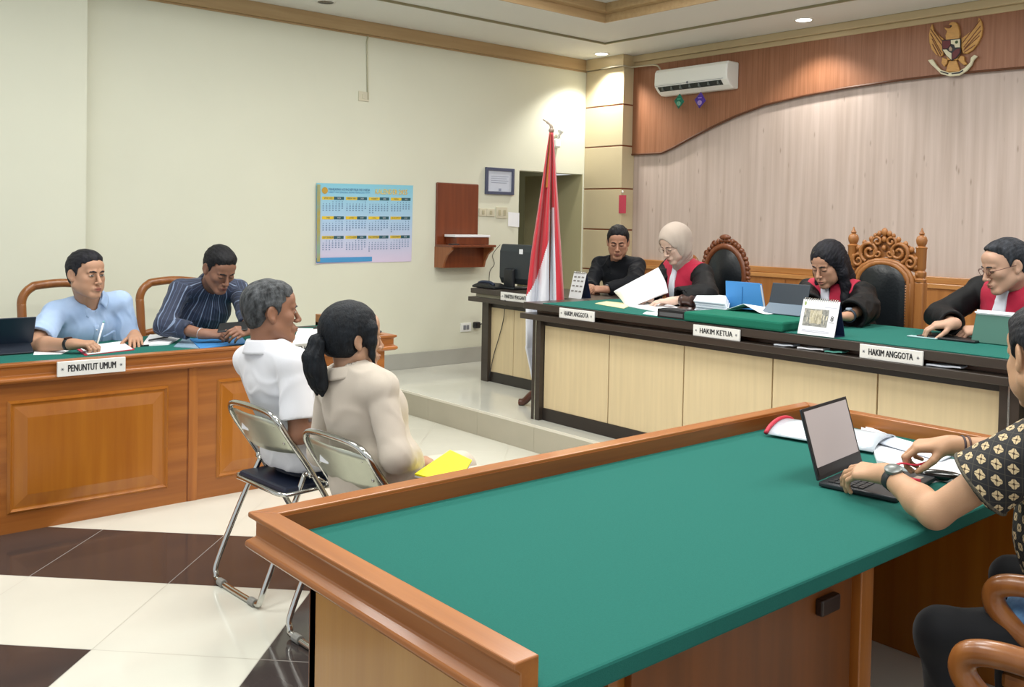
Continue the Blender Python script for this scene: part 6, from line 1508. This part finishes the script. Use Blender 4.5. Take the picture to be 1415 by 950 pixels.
def judge_hijab():
    O = A_(933, 337, u=5.02); nk = A_(945, 367, u=5.14); c = (5.42, nk[1]-.02, SZ+.55)
    wr = (A_(897, 420, u=4.80), A_(930, 416, u=4.75)); wr[0][2] = max(wr[0][2], 1.02); wr[1][2] = max(wr[1][2], 1.02)
    J = person('judge in a cream hijab, glasses and crimson and black robe reading papers', O, (-.86, .12, -.48), 1.02, pelvis=c, neck=nk, cdir=(-1, .20, 0), sw=.17, wr=wr, sdrop=.055,
        hint=(wr[0]+np.array([.3, .4, -.05]), wr[1]+np.array([.35, -.45, -.05])), fem=1, girth=.03,
        hands=(dict(d=(-.75, .45, .1), back=(-.2, .2, 1), curl=(.5, .5, .5, .5), thumb=.7), dict(d=(-.55, .8, -.05), back=(-.1, 0, 1), curl=(.25, .3, .3, .35), thumb=.3)),
        skin='#D0B09E', lip='#A8625A', fat=.6, hair='none', open_=.2, gaze=(0, -1), brow=.7, hairc='#3A2C28', hair2='#463733')
    P = J['P']; R = J['R']; s = J['s']; S = Shape()
    S.ell(P(0, -.014, .040), (np.array([.0745, .0955, .084])+.020)*s, R, .02); S.ell(P(0, -.005, -.03), np.array([.086, .080, .095])*s, R, .05)
    S.cone(P(0, -.02, -.06), J['neck']-J['up']*.01, .076, .072, .04); S.cone(P(0, .045, -.112), J['neck']+J['f']*.05-J['up']*.01, .036, .03, .03)
    S.ell(P(0, -.075, .015), np.array([.065, .06, .065])*s, R, .04)
    S.fn(lambda X: (lambda q: -(np.sqrt((q[:, 0]/.064)**2+((q[:, 2]+.010)/(.092))**2)-1)*.055-np.maximum(0, .015-q[:, 1])*3)(((X-O) @ R)/s)*s, 'i', .006)
    ch = P(0, .05, -.12)
    def folds(X):
        q = ((X-ch) @ R); a = np.arctan2(q[:, 2], -q[:, 1]); r_ = np.linalg.norm(q, axis=1); return .0032*np.sin(a*15+2.5*np.sin(a*4)+r_*9)*np.clip((r_-.03)*9, 0, 1)*np.clip(1.3-r_*4.2, 0, 1)
    cp = Shape(); cp.ell(P(0, -.010, .036), (np.array([.0745, .0955, .084])+.010)*s, R, .02); cp.fn(lambda X: (lambda q: -(np.sqrt((q[:, 0]/.058)**2+((q[:, 2]+.018)/(.082))**2)-1)*.055-np.maximum(0, .03-q[:, 1])*3)(((X-O) @ R)/s)*s, 'i', .004); cp.fn(lambda X: (lambda q: np.maximum(-.02-q[:, 2], .0-q[:, 1]))(((X-O) @ R)/s)*s, 'i', .004); v, f = grow(cp, .004); skin_mesh('under_cap', v, f, cloth_mat('brown_under_cap', '#5B4038', .8), J['o'])
    v, f = grow(S, .0045, folds); skin_mesh('hijab', v, f, cloth_mat('cream_hijab', '#B0A296', .8), J['o'])
    robe(J, 12); panels(J, .168); band(J, .020, .045, -.34)
    glasses(J, '#8A7A70', .0009)
    # the sheaf of papers she lifts
    pz = [A_(848, 403, u=4.66), A_(908, 371, u=4.72), A_(919, 405, u=4.74), A_(866, 427, u=4.62)]
    t = thing('lifted_papers', 'sheaf of white papers lifted by the judge in the hijab', 'papers', tuple(pz[3]))
    for k in range(3):
        o_ = np.array([.006*k, .0, .003*k]); n_ = nrm(np.cross(pz[1]-pz[0], pz[3]-pz[0]))
        MB().grid(lambda a, b: (pz[0]*(1-a)+pz[1]*a)*(1-b)+(pz[3]*(1-a)+pz[2]*a)*b+o_+n_*.022*math.sin(PI*b)+n_*.01*a*b*k, 8, 8).build('page', M['paper'], t, smooth=True, solid=.0015)
    return J
def judge_chief():
    O = A_(1145, 366, u=5.05); nk = A_(1151, 396, u=5.14); c = (5.42, nk[1], SZ+.55)
    wr = (A_(1118, 432, u=4.72), A_(1172, 436, u=4.72)); wr[0][2] = 1.06; wr[1][2] = 1.04
    J = person('presiding judge with long black hair in a crimson and black robe, reading', O, (-.93, .10, -.36), 1.04, pelvis=c, neck=nk, cdir=(-1, -.02, 0), sw=.175, wr=wr, sdrop=.055,
        hint=(wr[0]+np.array([.25, .5, -.05]), wr[1]+np.array([.25, -.55, -.08])), fem=1, girth=.03,
        hands=(dict(d=(-.8, -.3, -.1), back=(0, 0, 1), curl=(.5, .5, .55, .6)), dict(d=(-.75, .55, -.05), back=(0, 0, 1), curl=(.5, .5, .55, .6))),
        skin='#B98C73', lip='#8E564C', fat=.5, hair='long', hairc='#121216', hair2='#22222A', open_=.15, gaze=(0, -1), mouth_open=.6)
    robe(J, 14); panels(J, .155); band(J, .024, .075, -.30, slant=-.18)
    P = J['P']; L = J['neck']
    q = J['wr'][1]-nrm(J['wr'][1]-J['el'][1])*.07
    watch(J, 1, '#8D99A8', '#3C4654', .03, .034, .017)
    return J
def judge_right():
    O = A_(1390, 368, u=4.97); nk = A_(1399, 402, u=5.07); c = (5.40, nk[1], SZ+.55)
    wr = (A_(1318, 449, u=4.72), A_(1362, 458, u=4.80)); wr[0][2] = 1.055; wr[1][2] = 1.03
    J = person('judge with glasses in a crimson and black robe at the right end of the bench', O, (-.72, .60, -.30), 1.07, pelvis=c, neck=nk, cdir=(-1, .22, 0), sw=.185, wr=wr,
        hint=(wr[0]+np.array([.25, .45, -.08]), wr[1]+np.array([.1, -.6, -.05])), girth=.02,
        hands=(dict(d=(-.55, .80, -.12), back=(-.35, .2, .9), curl=(.45, .5, .55, .6), thumb=.5), dict(d=(-.45, .88, -.1), back=(-.5, 0, .85), curl=(.7, .75, .8, .85), thumb=.6)),
        skin='#C09881', lip='#8E564C', hair='receding', hairc='#1A1B20', hair2='#3A3D44', open_=.2, gaze=(0, -1))
    robe(J, 15, cuff=.062, frac=.9); panels(J, .13, low=-.40); band(J, .030, .055, -.36)
    glasses(J, '#5B3330')
    return J
def man_batik():
    O = A_(1447, 495, u=2.56); nk = np.array([2.645, .87, 1.065])
    wr = (A_(1312, 616, z=.885), A_(1226, 656, z=.845)); el = A_(1291, 709, z=.80)
    c = (2.63, .77, .55)
    J = person('man in a black floral batik shirt with a wristwatch, typing at the laptop', O, (.60, .78, -.22), 1.04, pelvis=c, neck=nk, cdir=(.02, 1, 0), sw=.19, wr=wr, h=.0038,
        hint=(wr[0]+np.array([.4, -.2, -.12]), np.array([2.12, .85, .55])), elb=(None, el), girth=.03,
        hands=(dict(d=(-.45, .80, -.10), back=(-.2, .1, 1), curl=(.65, .75, .8, .85), thumb=.7), dict(d=(.02, .97, -.10), back=(-.35, 0, .95), curl=(.35, .4, .5, .55), thumb=.45)),
        skin='#BE9474', lip='#8E564C', fat=.5, hairc='#121317', hair2='#26282E', open_=.5)
    m = mat('batik_cotton', '#1A1A1C', .7); nt = m.node_tree; b = nt.nodes['Principled BSDF']; L = nt.links
    at_ = nt.nodes.new('ShaderNodeAttribute'); at_.attribute_name = 'cloth_uv'; sx = nt.nodes.new('ShaderNodeSeparateXYZ'); L.new(at_.outputs['Vector'], sx.inputs[0])
    def mth(op, a, v=None, c_=None):
        n = nt.nodes.new('ShaderNodeMath'); n.operation = op
        for i, x in enumerate((a, v, c_)):
            if x is None: continue
            if isinstance(x, (int, float)): n.inputs[i].default_value = x
            else: L.new(x, n.inputs[i])
        return n.outputs[0]
    k = 30.0; su_ = mth('MULTIPLY', mth('ADD', sx.outputs[0], sx.outputs[1]), k*.72); sv_ = mth('MULTIPLY', mth('SUBTRACT', sx.outputs[0], sx.outputs[1]), k*.72)
    fu = mth('SUBTRACT', mth('FRACT', su_), .5); fv = mth('SUBTRACT', mth('FRACT', sv_), .5)
    r = mth('SQRT', mth('ADD', mth('MULTIPLY', fu, fu), mth('MULTIPLY', fv, fv))); an = mth('ARCTAN2', fu, fv)
    pet = mth('ADD', .26, mth('MULTIPLY', mth('ABSOLUTE', mth('COSINE', mth('MULTIPLY', an, 2.0))), .085)); dot = mth('LESS_THAN', r, pet); core = mth('LESS_THAN', r, .085)
    crs = mth('LESS_THAN', mth('MINIMUM', mth('ABSOLUTE', fu), mth('ABSOLUTE', fv)), .022)
    lat_ = mth('GREATER_THAN', mth('MAXIMUM', mth('ABSOLUTE', fu), mth('ABSOLUTE', fv)), .478)
    def mix(f, a, b_):
        x = nt.nodes.new('ShaderNodeMix'); x.data_type = 'RGBA'; L.new(f, x.inputs[0])
        for i, q in ((6, a), (7, b_)):
            if isinstance(q, str): x.inputs[i].default_value = lin(q)
            else: L.new(q, x.inputs[i])
        return x.outputs[2]
    col = mix(lat_, '#17171A', '#3F3A31'); col = mix(dot, col, '#C9B48C'); col = mix(mth('MULTIPLY', dot, crs), col, '#5B4A33'); col = mix(core, col, '#3B2A1C'); L.new(col, b.inputs['Base Color'])
    S = Shape(); torso(S, J, .022, loose=.004); sleeve(S, J, 0, .60, .076, .086); sleeve(S, J, 1, .60, .076, .086); neckhole(S, J, .062)
    garment(J, S, 'batik_shirt', m, .006, .006, 17, uv=True); collar(J, cloth_mat('batik_collar', '#1B1B1E'), .7, .038, .068)
    for q in (1, 0):
        a, e = J['sh'][q], J['el'][q]; d = nrm(e-a); p = a+(e-a)*.60; x1 = nrm(np.cross(d, (0, 0, 1))); x2 = np.cross(d, x1)
        MB().tube([p-d*.006+.086*(math.cos(t_)*x1+math.sin(t_)*x2) for t_ in np.linspace(0, 2*PI, 36, endpoint=False)], .0045, 8, closed=True).build('cuff_trim', mat('cuff_trim_olive', '#6A6250', .7, var=.8, vscale=150, col2='#1D1B18'), J['o'], smooth=True)
    legs(J, (np.array([2.80, 1.06, .54]), np.array([2.335, 1.05, .515])), (np.array([2.80, 1.04, .09]), np.array([2.36, 1.0, .09])), cloth_mat('black_trousers', '#121317'), rt=.085, shoe=M['black'])
    watch(J, 1, '#6F7472', '#2B2E30', .07, .030, .023, dirn=(-.45, -.35, .8))
    d = nrm(J['wr'][0]-J['el'][0]); x1 = nrm(np.cross(d, (0, 0, 1))); x2 = np.cross(d, x1)
    for k_, (off, cc) in enumerate(((.035, '#3A2A2E'), (.050, '#4C2B28'))):
        MB().tube([J['wr'][0]-d*off+.0315*(math.cos(t_)*x1+math.sin(t_)*x2) for t_ in np.linspace(0, 2*PI, 24, endpoint=False)], .0035, 6, closed=True).build('bracelet', mat('bracelet_'+cc[1:], cc, .5), J['o'], smooth=True)
    # blue printed sarong cloth over the hip
    S = Shape(); S.ell(np.array([2.60, .72, .56]), (.215, .20, .115), None, .05); S.cone(np.array([2.56, .66, .57]), np.array([2.47, .88, .555]), .098, .090, .05); S.cone(np.array([2.74, .66, .57]), np.array([2.79, .88, .555]), .098, .090, .05); S.cut((0, 0, .488), (0, 0, -1)); S.cut((2.5, .90, .5), (.1, 1, -.3))
    v, f = grow(S, .008, wrinkles(.005, 1, 31)); m3 = mat('blue_batik_cloth', '#5E8DB8', .7, var=1.0, vscale=28, col2='#274A75', stretch=(1, 1, 1)); skin_mesh('sarong_cloth', v, f, m3, J['o'])
    fg, th = J['hands'][0]; q = (fg[0][3]+th[3])/2
    one('red_strap', MB().tube(smooth_path([q+np.array(p) for p in ((.03, -.02, .012), (0, 0, .004), (-.035, .03, .008), (-.062, .03, -.004), (-.068, .005, -.022), (-.05, -.018, -.028), (-.03, -.03, -.032))], 6), .006, 8, flat=.5), M['red'], 'red cord strap held in the right hand of the man in batik', 'strap', smooth=True)
    return J
import time as _t
PEOPLE = {}
for fn_ in (man_pale_blue, man_striped, man_white, woman_beige, clerk, judge_hijab, judge_chief, judge_right, man_batik):
    t0_ = _t.time(); J = fn_(); PEOPLE[fn_.__name__] = J
    arml = [None if J['el'][q] is None else (round(float(np.linalg.norm(J['el'][q]-J['sh'][q])), 3), round(float(np.linalg.norm(J['wr'][q]-J['el'][q])), 3)) for q in (0, 1)]
    print('PERSON', fn_.__name__, '%.1fs' % (_t.time()-t0_), 'torso %.2f' % np.linalg.norm(J['neck']-J['pelvis']), 'neck-head %.3f' % np.linalg.norm(J['O']-J['neck']), arml, 'sh', np.round(J['sh'][0], 2), np.round(J['sh'][1], 2))
